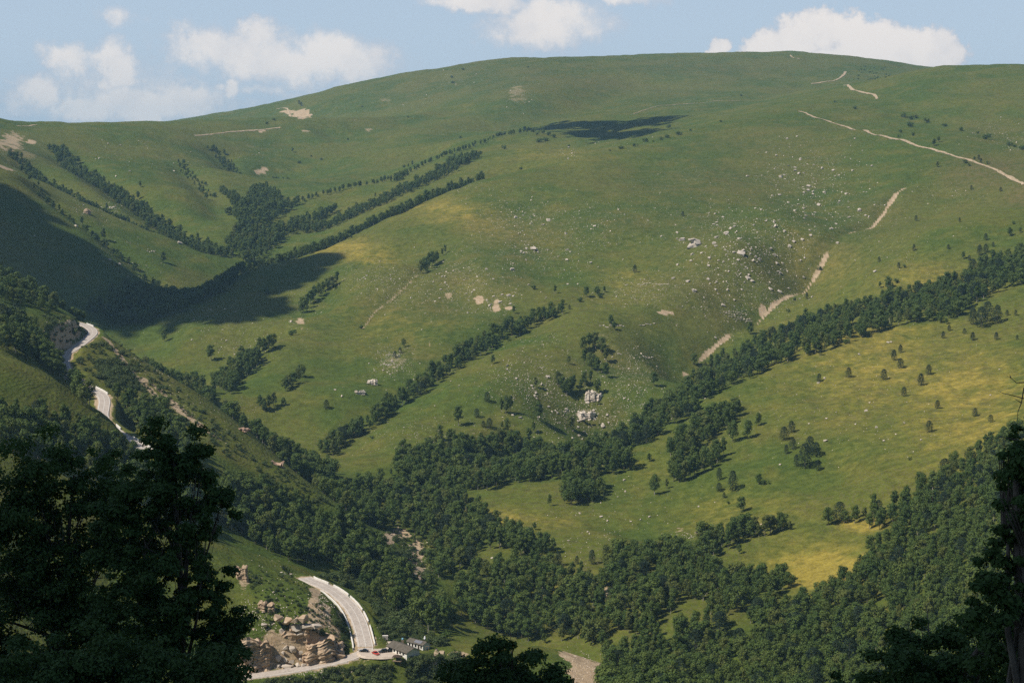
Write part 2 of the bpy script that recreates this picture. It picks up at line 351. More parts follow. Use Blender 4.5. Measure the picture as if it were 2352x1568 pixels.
class MB:
    """collects boxes, prisms and tubes into one mesh"""
    def __init__(s): s.v = []; s.f = []
    def add(s, V, F):
        b = len(s.v); s.v += [tuple(map(float, p)) for p in V]; s.f += [tuple(b+i for i in f) for f in F]
    def box(s, c, d, rz=0., taper=1.):
        V = []
        for z in (-1, 1):
            t = taper if z > 0 else 1
            for x, y in ((-1, -1), (1, -1), (1, 1), (-1, 1)):
                X, Y = x*d[0]/2*t, y*d[1]/2*t; V.append((c[0]+X*math.cos(rz)-Y*math.sin(rz), c[1]+X*math.sin(rz)+Y*math.cos(rz), c[2]+z*d[2]/2))
        s.add(V, [(3, 2, 1, 0), (4, 5, 6, 7), (0, 1, 5, 4), (1, 2, 6, 5), (2, 3, 7, 6), (3, 0, 4, 7)])
    def tube(s, pts, rad, n=6):
        pts = [Vector(p) for p in pts]; rings = []
        for i, p in enumerate(pts):
            d = (pts[min(i+1, len(pts)-1)]-pts[max(i-1, 0)]).normalized(); a = d.orthogonal().normalized(); b = d.cross(a)
            r = rad[i] if hasattr(rad, '__len__') else rad
            rings.append([p+a*r*math.cos(2*math.pi*k/n)+b*r*math.sin(2*math.pi*k/n) for k in range(n)])
        V = [q for r in rings for q in r]; F = []
        for i in range(len(pts)-1):
            for k in range(n): F.append((i*n+k, i*n+(k+1) % n, (i+1)*n+(k+1) % n, (i+1)*n+k))
        F.append(tuple(range(n))[::-1]); F.append(tuple((len(pts)-1)*n+k for k in range(n))); s.add(V, F)
    def prism(s, poly, y0, y1, inset=0.):
        """side profile (x,z) pulled from y0 to y1"""
        n = len(poly); V = [(x, y0, z) for x, z in poly]+[(x, y1, z) for x, z in poly]
        F = [(i, (i+1) % n, n+(i+1) % n, n+i) for i in range(n)]+[tuple(range(n))[::-1], tuple(range(n, 2*n))]; s.add(V, F)
    def mesh(s, name, mat=None, smooth=False):
        m = bpy.data.meshes.new(name); m.from_pydata(s.v, [], s.f); m.update()
        if mat: m.materials.append(mat)
        if smooth: m.polygons.foreach_set('use_smooth', [True]*len(m.polygons))
        return m
    def build(s, name, mat, parent=None, smooth=False): return link(name, s.mesh(name, mat, smooth), parent)
def mat_new(name):
    m = bpy.data.materials.new(name); m.use_nodes = True; nt = m.node_tree; b = nt.nodes['Principled BSDF']; b.inputs['Specular IOR Level'].default_value = .15; return m, nt, b
def noise_mat(name, a, b, scale, rough=.9, detail=4., coord='Object', bump=0., spec=.15, c=None, scale2=None, metallic=0.):
    m, nt, p = mat_new(name); L = nt.links.new
    tc = N(nt, 'ShaderNodeTexCoord'); n = N(nt, 'ShaderNodeTexNoise', ins={'Scale': scale, 'Detail': detail, 'Roughness': .6}); L(tc.outputs[coord], n.inputs['Vector'])
    col = mixcol(nt, ramp(nt, n.outputs[0], .35, .65), a, b)
    if c is not None:
        n2 = N(nt, 'ShaderNodeTexNoise', ins={'Scale': scale2 or scale*4, 'Detail': 3.}); L(tc.outputs[coord], n2.inputs['Vector']); col = mixcol(nt, ramp(nt, n2.outputs[0], .5, .68), col, c)
    L(col, p.inputs['Base Color']); p.inputs['Roughness'].default_value = rough; p.inputs['Specular IOR Level'].default_value = spec; p.inputs['Metallic'].default_value = metallic
    if bump:
        bp = N(nt, 'ShaderNodeBump', ins={'Strength': bump, 'Distance': .1}); L(n.outputs[0], bp.inputs['Height']); L(bp.outputs[0], p.inputs['Normal'])
    return m

# ------------------------------------------------------------------ ground sheet
class Blob:
    def __init__(s, px, py, rx, ry):
        q = at([px, px-rx, px+rx, px, px], [py, py, py, py-ry, py+ry])
        s.ok = np.isfinite(q[0]).all()
        if not s.ok: return
        s.c = q[0, :2]; D = q[0, 1]
        u = (q[2]-q[1])[:2]/2; v = (q[3]-q[4])[:2]/2
        if not np.isfinite(u).all() or np.linalg.norm(u) > 6*rx*D/FPX: u = np.array([rx*D/FPX, 0])
        if not np.isfinite(v).all() or np.linalg.norm(v) > 14*ry*D/FPX: v = np.array([0, 5*ry*D/FPX])
        s.M = np.linalg.inv(np.array([u, v]).T+1e-6*np.eye(2)); s.ext = np.linalg.norm(u)+np.linalg.norm(v)
    def __call__(s, x, y):
        dx = x-s.c[0]; dy = y-s.c[1]
        return (s.M[0, 0]*dx+s.M[0, 1]*dy)**2+(s.M[1, 0]*dx+s.M[1, 1]*dy)**2
def paint(x, y, blobs, hard):
    out = np.zeros(len(x)); nz = fbm(x/14, y/14, 31, 3)*1.3+fbm(x/4.5, y/4.5, 37, 2)*.7+fbm(x/60, y/60, 33, 2)*.5
    for (px, py, rx, ry, k) in blobs:
        b = Blob(px, py, rx, ry)
        if not b.ok: continue
        m = np.where((abs(x-b.c[0]) < 2.5*b.ext) & (abs(y-b.c[1]) < 2.5*b.ext))[0]
        if not len(m): continue
        d = b(x[m], y[m])
        out[m] = np.maximum(out[m], k*(sstep(1.5, .35, d+nz[m]*hard) if hard > .4 else np.exp(-d*.8)*(1+.5*nz[m])))
    return np.clip(out, 0, 1)
DIRT = [(690,262,22,9,.95),(665,258,22,4,.8),(700,270,14,9,.8),(1190,215,24,20,.38),(1045,180,34,14,.25),(885,230,15,6,.35),(600,301,7,4,.9),(845,300,16,4,.5),(700,301,14,3,.6),(600,392,16,9,.6),(575,335,12,9,.3),(18,335,40,24,.55),(4,385,14,18,.8),(60,355,28,10,.35),(72,325,12,5,.8),
        (1100,688,13,12,.95),(1140,702,9,18,.75),(1168,706,9,6,.85),(1030,680,10,8,.5),(1028,705,4,18,.4),(987,790,5,8,.7),(1528,718,18,4,.8),(690,735,10,10,.6),(600,827,10,7,.6),(1360,910,18,12,.5),(1345,948,22,9,.4),(905,830,26,15,.35),(1572,862,13,6,.9),(1626,812,6,6,.8),(1752,712,9,13,.95),(1490,820,12,5,.5),
        (918,1230,34,9,1.),(890,1242,24,11,1.),(948,1288,22,15,1.),(968,1310,20,17,.95),(985,1335,14,10,.6),(1385,770,20,6,.3),
        (155,758,30,24,.95),(170,800,18,12,.6),(330,832,30,8,.3),(225,925,8,10,.8),(225,1000,14,10,.8),(722,1372,12,32,.9),(745,1400,16,22,.8),(770,1450,16,40,.55),(785,1400,14,26,.5),(660,1500,100,40,.6),(560,1330,12,26,.5),(830,1520,60,10,.3),
        (1318,1508,30,24,1.),(1348,1538,46,28,1.),(1375,1562,40,18,.9),(1557,1216,18,8,.8),(1605,1222,14,6,.7),(1392,1362,5,18,.6),(1052,1500,24,6,.8),(2100,1555,20,10,.4),(2270,1480,30,30,.5)]
BROWN = [(1250,175,320,40,.4),(1620,155,280,34,.4),(950,215,130,40,.3),(1750,330,160,40,.35),(1200,520,140,40,.4),(1600,520,120,50,.4),(1000,700,160,50,.35),(1650,415,190,50,.55),(1560,640,80,70,.4),(2290,390,110,45,.9),(2352,430,60,40,.8),(1900,560,120,60,.35),(1050,610,90,40,.4),(1150,640,80,40,.4),(2000,470,80,40,.4),(1400,960,90,50,.45),(930,800,60,30,.4),(1450,850,80,60,.45),(2250,300,60,30,.3),(1300,860,70,50,.3),(60,350,60,30,.5),(1180,560,80,60,.3),(330,900,70,60,.4),(1430,500,80,40,.3)]
DRY = [(1890,1310,130,60,1.),(1990,1205,70,18,1.),(1140,1185,70,18,.9),(1260,1195,70,24,.6),(1480,1080,60,40,.4),(2000,820,300,150,.6),(2230,920,220,150,.7),(800,575,120,26,.9),(1040,485,150,34,.7),(900,740,120,70,.4),(1080,660,60,30,.3),(1450,640,80,60,.45),(2150,670,150,50,.6),(1900,650,120,50,.5),(1700,1180,150,60,.5),(1300,1340,120,40,.4),(1250,350,120,20,.5),(900,470,150,30,.25),(2050,1400,24,16,.8),(1600,1340,60,30,.3)]
CHANNEL = [np.array([pt(*q)[:2] for q in ((2130,385,2270),(2060,440,2160),(2000,522,2050),(1850,662,1870),(1740,742,1760),(1620,820,1665),(1550,880,1600))])]
SCARS = [[(240,775),(300,850),(350,900),(420,950),(470,985),(510,1012)],[(330,868),(390,915),(440,965)],[(960,632),(930,660),(880,700),(850,730),(830,755)]]
def build_ground():
    az2 = np.concatenate([AZ, np.radians(np.linspace(25, 335, 78))]); rr = np.concatenate([RR, [11000., 13000.]])
    na, nr = len(az2), len(rr)
    R, A = np.meshgrid(rr, az2, indexing='ij'); X = R*np.sin(A); Y = R*np.cos(A); Z = np.empty_like(X)
    Z[:NR, :NA] = GZ
    def rough(x, y): return tps(x, y)*sstep(14000, 9000, np.hypot(x, y))-60*sstep(9000, 13000, np.hypot(x, y))
    Z[:NR, NA:] = rough(X[:NR, NA:], Y[:NR, NA:]); Z[NR:] = rough(X[NR:], Y[NR:])
    V = np.stack([X.ravel(), Y.ravel(), Z.ravel()], -1)
    i, j = np.meshgrid(np.arange(nr-1), np.arange(na), indexing='ij'); j2 = (j+1) % na
    F = np.stack([i*na+j, i*na+j2, (i+1)*na+j2, (i+1)*na+j], -1).reshape(-1, 4)[:, ::-1]
    V = np.vstack([V, [[0, 0, float(ground(0., 8.))*.15-1.9]]])
    c = len(V)-1; jj = np.arange(na); F = np.vstack([F, np.stack([np.full(na, c), np.full(na, c), (jj+1) % na, jj], -1)])
    Fq = F[:-na]
    m = mesh_np('ground', V, Fq, smooth=True)
    x = V[:, 0]; y = V[:, 1]; vis = np.where((y > 400) & (abs(np.arctan2(x, y)) < .38) & (np.hypot(x, y) < 6000))[0]
    col = np.zeros((len(V), 4), np.float32); col[:, 3] = 1
    xv, yv = x[vis], y[vis]
    dirt = paint(xv, yv, DIRT, .9)
    for line in CHANNEL:
        d, u, _ = seg_dist(xv, yv, line); w = 1.7+1.3*vnoise(u*40, u*0, 3); dirt = np.maximum(dirt, .85*sstep(1.6, .7, d/np.maximum(w, .8))*sstep(-.25, .2, vnoise(u*23+4, u*0, 5)+.25))
    for s in SCARS:
        q = at([a for a, b in s], [b for a, b in s]); q = q[np.isfinite(q[:, 0]), :2]
        if len(q) > 1:
            d, u, _ = seg_dist(xv, yv, q); dirt = np.maximum(dirt, (.5 if s[0][0] > 500 else .62)*sstep(*((2.2, .6) if s[0][0] > 500 else (4.2, 1.)), d+2.*fbm(xv/9, yv/9, 44, 2)))
    for line, h in ((ROAD_LOW, 5.), (ROAD_UP, 5.)):
        mm = np.where((abs(xv-line[:, 0].mean()) < 260) & (abs(yv-line[:, 1].mean()) < 300))[0]
        d, u, sd = seg_dist(xv[mm], yv[mm], line[::4, :2]); dirt[mm] = np.maximum(dirt[mm], .6*sstep(h+1.8, h-.6, d+1.6*fbm(xv[mm]/7, yv[mm]/7, 50, 2)))
    col[vis, 0] = paint(xv, yv, DRY, .0); col[vis, 1] = dirt; col[vis, 2] = paint(xv, yv, BROWN, .0)
    a = m.color_attributes.new('cover', 'FLOAT_COLOR', 'POINT'); a.data.foreach_set('color', col.ravel())
    mt, nt, p = mat_new('hill_grass'); L = nt.links.new
    at_n = N(nt, 'ShaderNodeAttribute', attribute_name='cover'); s = N(nt, 'ShaderNodeSeparateColor'); L(at_n.outputs['Color'], s.inputs[0])
    geo = N(nt, 'ShaderNodeNewGeometry')
    def noi(sc, det=4., ro=.6, w=None):
        n = N(nt, 'ShaderNodeTexNoise', ins={'Scale': sc, 'Detail': det, 'Roughness': ro}); L(w or geo.outputs['Position'], n.inputs['Vector']); return n.outputs[0]
    big, mid, small, fine = noi(.006, 3.), noi(.03, 4.), noi(.16, 4., .65), noi(.8, 3., .7)
    green = mixcol(nt, ramp(nt, big, .38, .62), (.058, .087, .016), (.088, .103, .018))
    green = mixcol(nt, math_node(nt, 'MULTIPLY', ramp(nt, mid, .45, .7), .55), green, (.122, .113, .024))
    dryf = math_node(nt, 'ADD', s.outputs[0], math_node(nt, 'MULTIPLY', math_node(nt, 'SUBTRACT', small, .5), 1.1), clamp=True)
    dryf = math_node(nt, 'MULTIPLY', dryf, math_node(nt, 'ADD', s.outputs[0], .12), clamp=True)
    c = mixcol(nt, math_node(nt, 'MULTIPLY', dryf, .92), green, (.265, .208, .040))
    bro = math_node(nt, 'MULTIPLY', s.outputs[2], ramp(nt, small, .3, .62))
    c = mixcol(nt, math_node(nt, 'MULTIPLY', bro, .62), c, (.115, .080, .042))
    # cattle terraces: thin trodden lines along the contours
    sp = N(nt, 'ShaderNodeSeparateXYZ'); L(geo.outputs['Position'], sp.inputs[0])
    zz = math_node(nt, 'ADD', sp.outputs[2], math_node(nt, 'MULTIPLY', mid, 14.)); zz = math_node(nt, 'ADD', zz, math_node(nt, 'MULTIPLY', small, 1.8))
    wave = math_node(nt, 'SINE', math_node(nt, 'MULTIPLY', zz, 3.6))
    terr = math_node(nt, 'MULTIPLY', ramp(nt, wave, .1, 1.), ramp(nt, big, .42, .6))
    c = mixcol(nt, math_node(nt, 'MULTIPLY', terr, .34), c, (.110, .092, .050))
    val = math_node(nt, 'ADD', math_node(nt, 'MULTIPLY', fine, .75), math_node(nt, 'MULTIPLY', small, .75)); val = math_node(nt, 'ADD', math_node(nt, 'MULTIPLY', math_node(nt, 'SUBTRACT', val, .75), 1.7), 1.)
    hv = N(nt, 'ShaderNodeHueSaturation'); L(c, hv.inputs['Color']); L(val, hv.inputs['Value'])
    earth = mixcol(nt, ramp(nt, small, .35, .65), (.44, .335, .215), (.33, .24, .15)); earth = mixcol(nt, ramp(nt, fine, .55, .75), earth, (.46, .36, .27))
    df = math_node(nt, 'ADD', s.outputs[1], math_node(nt, 'MULTIPLY', math_node(nt, 'SUBTRACT', fine, .5), .9)); df = math_node(nt, 'MULTIPLY', ramp(nt, df, .25, .62), ramp(nt, s.outputs[1], .05, .3))
    c = mixcol(nt, df, hv.outputs[0], earth)
    L(c, p.inputs['Base Color']); p.inputs['Roughness'].default_value = 1.; p.inputs['Specular IOR Level'].default_value = .05
    b1 = N(nt, 'ShaderNodeBump', ins={'Strength': .9, 'Distance': .55}); L(math_node(nt, 'ADD', math_node(nt, 'MULTIPLY', small, 1.6), math_node(nt, 'ADD', math_node(nt, 'MULTIPLY', fine, .7), math_node(nt, 'MULTIPLY', math_node(nt, 'MULTIPLY', wave, .12), math_node(nt, 'SUBTRACT', 1., s.outputs[1], clamp=True)))), b1.inputs['Height']); L(b1.outputs[0], p.inputs['Normal'])
    m.materials.append(mt)
    o = link('ground', m); tag(o, 'steep rolling green hillsides falling into a wooded stream valley', kind='structure')
build_ground()
# ------------------------------------------------------------------ roads and tracks
M_GRAVEL = noise_mat('pale_gravel', (.50, .415, .335), (.42, .345, .275), .3, c=(.56, .48, .40), scale2=1.2)
M_ASPHALT = noise_mat('pale_asphalt', (.40, .345, .295), (.47, .41, .355), .35, c=(.30, .265, .235), scale2=1.3)
M_LINE = noise_mat('road_paint', (.74, .72, .68), (.66, .63, .58), 2.)
M_TRACK = noise_mat('track_soil', (.47, .36, .245), (.37, .275, .18), .25, c=(.14, .135, .045), scale2=.45)
M_WALL = noise_mat('whitewashed_concrete', (.80, .77, .72), (.62, .59, .54), 1.2, c=(.5, .46, .4), scale2=5.)
def frame_of(line):
    t = np.gradient(line[:, :2], axis=0); t /= np.linalg.norm(t, axis=1, keepdims=True)+1e-9
    return t, np.stack([-t[:, 1], t[:, 0]], -1)
def strip(name, line, o0, o1, dz, mat, parent=None, nx=4, drape=None, skirt=.0):
    """a ribbon along a line, between two offsets (positive to the left of travel)"""
    _, n = frame_of(line); V = []; F = []
    offs = np.linspace(o0, o1, nx+1)
    if skirt: offs = np.concatenate([[o0-.9*np.sign(o1-o0)], offs, [o1+.9*np.sign(o1-o0)]])
    for i, p in enumerate(line):
        for k, o in enumerate(offs):
            q = p[:2]+n[i]*o
            z = p[2] if drape is None else float(ground(q[0], q[1]))
            V.append((q[0], q[1], z+dz-(skirt if skirt and k in (0, len(offs)-1) else 0)))
    w = len(offs)
    F = [(i*w+k, i*w+k+1, (i+1)*w+k+1, (i+1)*w+k) if o1 < o0 else (i*w+k+1, i*w+k, (i+1)*w+k, (i+1)*w+k+1) for i in range(len(line)-1) for k in range(w-1)]
    return link(name, mesh_np(name, V, F, (mat,)), parent)
for line, hw in ((ROAD_LOW, 3.6), (ROAD_UP, 3.5)):
    r = strip('road', line, hw, -hw, .12, M_ASPHALT, nx=6, skirt=.9); tag(r, kind='structure')
    n = int(len(line)*.66) if line is ROAD_LOW else len(line)
    strip('edge_line', line, hw-.22, hw-.42, .135, M_LINE, r, nx=1); strip('edge_line', line[:n] if line is ROAD_LOW else line, -hw+.42, -hw+.22, .135, M_LINE, r, nx=1)
    strip('centre_line', line[:n], .08, -.08, .135, M_LINE, r, nx=1)
# parking place beside the road
def sheet(name, c, rx, ry, z, mat, dz=.07, seed=0, n=40):
    a = np.arange(n)*2*math.pi/n; k = 1+.10*np.array([vnoise(math.cos(t)*1.6+seed, math.sin(t)*1.6, seed) for t in a])
    V = [(c[0], c[1], z+dz)]+[(c[0]+rx*kk*math.cos(t), c[1]+ry*kk*math.sin(t), z+dz) for t, kk in zip(a, k)]+[(c[0]+(rx+1)*kk*math.cos(t), c[1]+(ry+1)*kk*math.sin(t), z-.6) for t, kk in zip(a, k)]
    m = bpy.data.meshes.new(name); F = [(0, 1+i, 1+(i+1) % n) for i in range(n)]+[(1+i, n+1+i, n+1+(i+1) % n, 1+(i+1) % n) for i in range(n)]
    m.from_pydata(V, [], F); m.update(); m.materials.append(mat); return link(name, m)
pk = sheet('parking_ground', pt(878,1508,796.5)[:2], 11.5, 8.5, -243.55, M_GRAVEL, .12, 3); tag(pk, kind='structure')
pk2 = sheet('yard', pt(892,1486,806)[:2], 5., 9., -243.75, M_GRAVEL, .12, 8); tag(pk2, kind='structure')
# dirt tracks across the upper slopes
def track(pts, width, dens=5.):
    P = np.array([p for p in at([a for a, b in pts], [b for a, b in pts]) if np.isfinite(p[0])])
    if len(P) < 2: return
    L = densify(P, dens); _, n = frame_of(L); w = np.array([1+.35*vnoise(i*.23, 0., 5) for i in range(len(L))])
    V = []; F = []
    for i in range(len(L)):
        for o in (-1., -.4, .4, 1.):
            q = L[i, :2]+n[i]*o*width/2*w[i]*(1+.25*vnoise(i*.9, o*3., 8)*abs(o)); V.append((q[0], q[1], float(ground(q[0], q[1]))+.5))
    F = [(i*4+k+1, i*4+k, (i+1)*4+k, (i+1)*4+k+1) for i in range(len(L)-1) for k in range(3)]
    o = link('dirt_track', mesh_np('dirt_track', V, F, (M_TRACK,))); tag(o, kind='structure')
track([(1832,256),(1860,265),(1900,278),(1950,294),(2000,307),(2050,319),(2100,333),(2150,346),(2200,362),(2250,377),(2300,398),(2351,424)], 5.2)
track([(1940,196),(1955,204),(1975,211),(2000,216),(2012,222),(2014,228)], 5.5)
track([(1863,193),(1890,189),(1925,182),(1938,172),(1942,165)], 6.)
track([(1815,127),(1820,132),(1836,136)], 5.)
track([(447,312),(500,307),(560,301),(645,293)], 5.)
track([(636,250),(665,262),(690,274)], 6.)
track([(40,290),(85,287)], 4.)
track([(1455,262),(1500,247),(1560,240),(1620,236),(1700,232)], 3.)
track([(1690,1222),(1730,1210),(1790,1192)], 2.2, 3.)
track([(985,1521),(1000,1510),(1013,1500),(1018,1495)], 2.6, 2.)

# ------------------------------------------------------------------ white roadside walls
def wall_block(line, i0, i1, off, h, th, label, group, bump=True):
    seg = line[i0:i1+1]; _, n = frame_of(line); n = n[i0:i1+1]; V = []; F = []
    for k, p in enumerate(seg):
        q = p[:2]+n[k]*off; hz = h*(1-.10*(k % 2)) if bump else h
        for o, z in ((-th/2, -.8), (-th/2, hz-.06), (-th/2+.06, hz), (th/2-.06, hz), (th/2, hz-.06), (th/2, -.8)):
            V.append((q[0]+n[k][0]*o, q[1]+n[k][1]*o, p[2]+z))
    for k in range(len(seg)-1):
        for j in range(6): F.append((k*6+j, k*6+(j+1) % 6, (k+1)*6+(j+1) % 6, (k+1)*6+j))
    F.append((0, 1, 2, 3)); F.append((0, 3, 4, 5)); e = (len(seg)-1)*6; F.append((e+3, e+2, e+1, e)); F.append((e+5, e+4, e+3, e))
    m = bpy.data.meshes.new('parapet_wall'); m.from_pydata(V, [], F); m.update()
    o = link('parapet_wall', m, mat=M_WALL); tag(o, label, 'parapet', group)
def idx(line, px, py):
    a, b, _ = proj(line); return int(((a-px)**2+(b-py)**2).argmin())
g = 'white parapet walls along the winding road'
n_l = idx(ROAD_LOW, 841, 1484)
cuts = [1]+[int(n_l*f) for f in (.22, .245, .40, .43, .60, .625, .755, .79)]+[n_l-1]
names = ['long white parapet at the top of the lower road, where it comes round the grassy knoll', 'white parapet just below the first gap on the outer side of the lower bend', 'white parapet on the outside middle of the lower bend', 'short white parapet on the straight below the lower bend', 'white parapet nearest the parking place and pale booth']
for k in range(5): wall_block(ROAD_LOW, cuts[2*k], cuts[2*k+1], 4.5, .85, .55, names[k], g)
wall_block(ROAD_LOW, int(n_l*.30), n_l+2, -6.1, .8, .6, 'long low white kerb wall along the foot of the slope inside the lower bend', g, False)
ui = lambda px, py: idx(ROAD_UP, px, py)
for a, b, off, lab in ((ui(190,745), ui(203,751), 4.3, 'white parapet round the far side of the highest bend'), (ui(180,793), ui(206,772), -4.6, 'white kerb wall inside the highest bend below the reddish cutting'),
                       (ui(208,891), ui(232,905), 4.3, 'white parapet above the middle bend of the road'), (ui(252,978), ui(262,986), 4.3, 'short white parapet at the top of the straight road behind the dark trees'),
                       (ui(290,1005), ui(303,1014), 4.3, 'white parapet halfway down the straight road behind the dark trees'), (ui(307,1017), ui(320,1024), 4.3, 'white parapet towards the lower end of the straight road'), (ui(324,1026), ui(340,1036), 4.3, 'lowest white parapet of the straight road, beside the dark trees')):
    if b > a+1: wall_block(ROAD_UP, a, b, off, .85, .55, lab, g)
# ------------------------------------------------------------------ landmarks used to tell alike things apart
MARKS = [('the big split boulder', 1595, 555), ('the upper dirt track', 2090, 333), ('the wooded cliff on the middle slope', 1365, 840), ('the long forest belt', 1900, 760), ('the middle row of trees', 1100, 800), ('the erosion gully', 1950, 570),
         ('the bare red patch', 1100, 688), ('the highest road bend', 200, 760), ('the dark shaded slope', 200, 600), ('the far valley wood', 570, 540), ('the ravine head', 590, 395), ('the far landslide', 690, 262), ('the cloud shadow', 1380, 290),
         ('the lower road bend', 810, 1400), ('the parked cars', 860, 1508), ('the dry yellow meadow', 1890, 1310), ('the tight pine cluster', 1850, 1050), ('the long oblong grove', 1600, 1070), ('the red layered outcrop', 625, 1070), ('the stream bed', 940, 1280),
         ('the small grove on the bare slope', 990, 600), ('the grove above the stone run', 735, 670), ('the white boulder field', 1850, 430), ('the rounded hilltop meadow', 2250, 220), ('the far stony scar', 1190, 215), ('the straight road', 300, 1010), ('the two sparse bands of bushes', 1250, 318),
         ('the rock ledge', 905, 840), ('the flat strata', 1690, 725), ('the dark valley trees', 520, 930), ('the big round tree', 1236, 940), ('the right-hand wood', 2050, 1250), ('the hill summit', 1700, 125), ('the sunlit glade in the lower wood', 1660, 1400), ('the glade beside the pale bank', 1490, 1470), ('the brown patch among the lower trees', 1880, 1520), ('the pale bank', 1340, 1530), ('the small clearing in the thick wood', 2020, 1390), ('the corner of the dry meadow', 1840, 1400), ('the hanging near branches', 2180, 1480), ('the narrow bare strip in the wood', 1392, 1362), ('the mouth of the lower wood', 1480, 1540), ('the grassy shoulder', 70, 690), ('the middle road bends', 225, 910), ('the lower pale scar', 1560, 1216), ('the reddish hollow', 2290, 390), ('the near wooded slope', 1250, 1420), ('the far hillside stones', 280, 360)]
USED = {}
def where(px, py, k=0):
    d = sorted(MARKS, key=lambda m: math.hypot(m[1]-px, (m[2]-py)*1.2))[k]
    dx, dy = px-d[1], py-d[2]; r = math.hypot(dx, dy)
    if abs(dy) > 1.6*abs(dx): w = 'above' if dy < 0 else 'below'
    elif abs(dx) > 1.6*abs(dy): w = 'left of' if dx < 0 else 'right of'
    else: w = ('up and ' if dy < 0 else 'down and ')+('left of' if dx < 0 else 'right of')
    return ('just ' if r < 45 else 'well ' if r > 150 else '')+w+' '+d[0]
def unique_label(head, px, py, group, extras=()):
    """a label that singles the thing out; look-alikes that nothing tells apart share it and their group"""
    for cand in [f'{head} {where(px, py)}']+[f'{e} {head} {where(px, py)}' for e in extras]+[f'{head} {where(px, py, 1)}']+[f'{head} {where(px, py, 2)}']:
        if len(cand.split()) <= 16 and cand not in USED: USED[cand] = group; return cand, group
    two = sorted(MARKS, key=lambda m: math.hypot(m[1]-px, (m[2]-py)*1.2))[:4]
    for i, j in ((0, 1), (0, 2), (1, 2), (0, 3)):
        cand = f'{head} between {two[i][0]} and {two[j][0]}'
        if len(cand.split()) <= 16 and cand not in USED: USED[cand] = group; return cand, group
    cand = f'{head} {where(px, py)}'; return cand, USED.setdefault(cand, group)

# ------------------------------------------------------------------ rocks
M_STONE = noise_mat('pale_stone', (.60, .52, .43), (.48, .40, .325), .9, c=(.68, .61, .52), scale2=.35, bump=.4, coord='Object')
M_CLIFF = noise_mat('tan_rock', (.44, .325, .22), (.34, .24, .16), .30, c=(.52, .41, .30), scale2=.9, bump=.5)
M_REDROCK = noise_mat('reddish_rock', (.38, .25, .175), (.28, .18, .125), .35, c=(.45, .33, .24), scale2=1.1, bump=.5)
def hull_mesh(name, seed, n=16, flat=.55, mat=None):
    import bmesh
    r = np.random.default_rng(seed); v = r.normal(size=(n, 3)); v /= np.linalg.norm(v, axis=1, keepdims=True); v = np.sign(v)*np.abs(v)**.55
    v *= r.uniform(.75, 1.1, (n, 1))*np.array([1., r.uniform(.6, .95), flat]); bm = bmesh.new()
    for p in v*.5: bm.verts.new(p)
    res = bmesh.ops.convex_hull(bm, input=bm.verts); bmesh.ops.delete(bm, geom=[g for g in res['geom_interior'] if isinstance(g, bmesh.types.BMVert)], context='VERTS')
    m = bpy.data.meshes.new(name); bm.to_mesh(m); bm.free()
    if mat: m.materials.append(mat)
    return m
M_BOULDER = noise_mat('weathered_boulder', (.50, .43, .355), (.39, .33, .27), .8, c=(.56, .50, .43), scale2=.4, bump=.4)
BOULDERS = [hull_mesh('boulder', 100+i, 14+i % 5, (.45, .6, .7, .35)[i % 4], M_BOULDER) for i in range(10)]
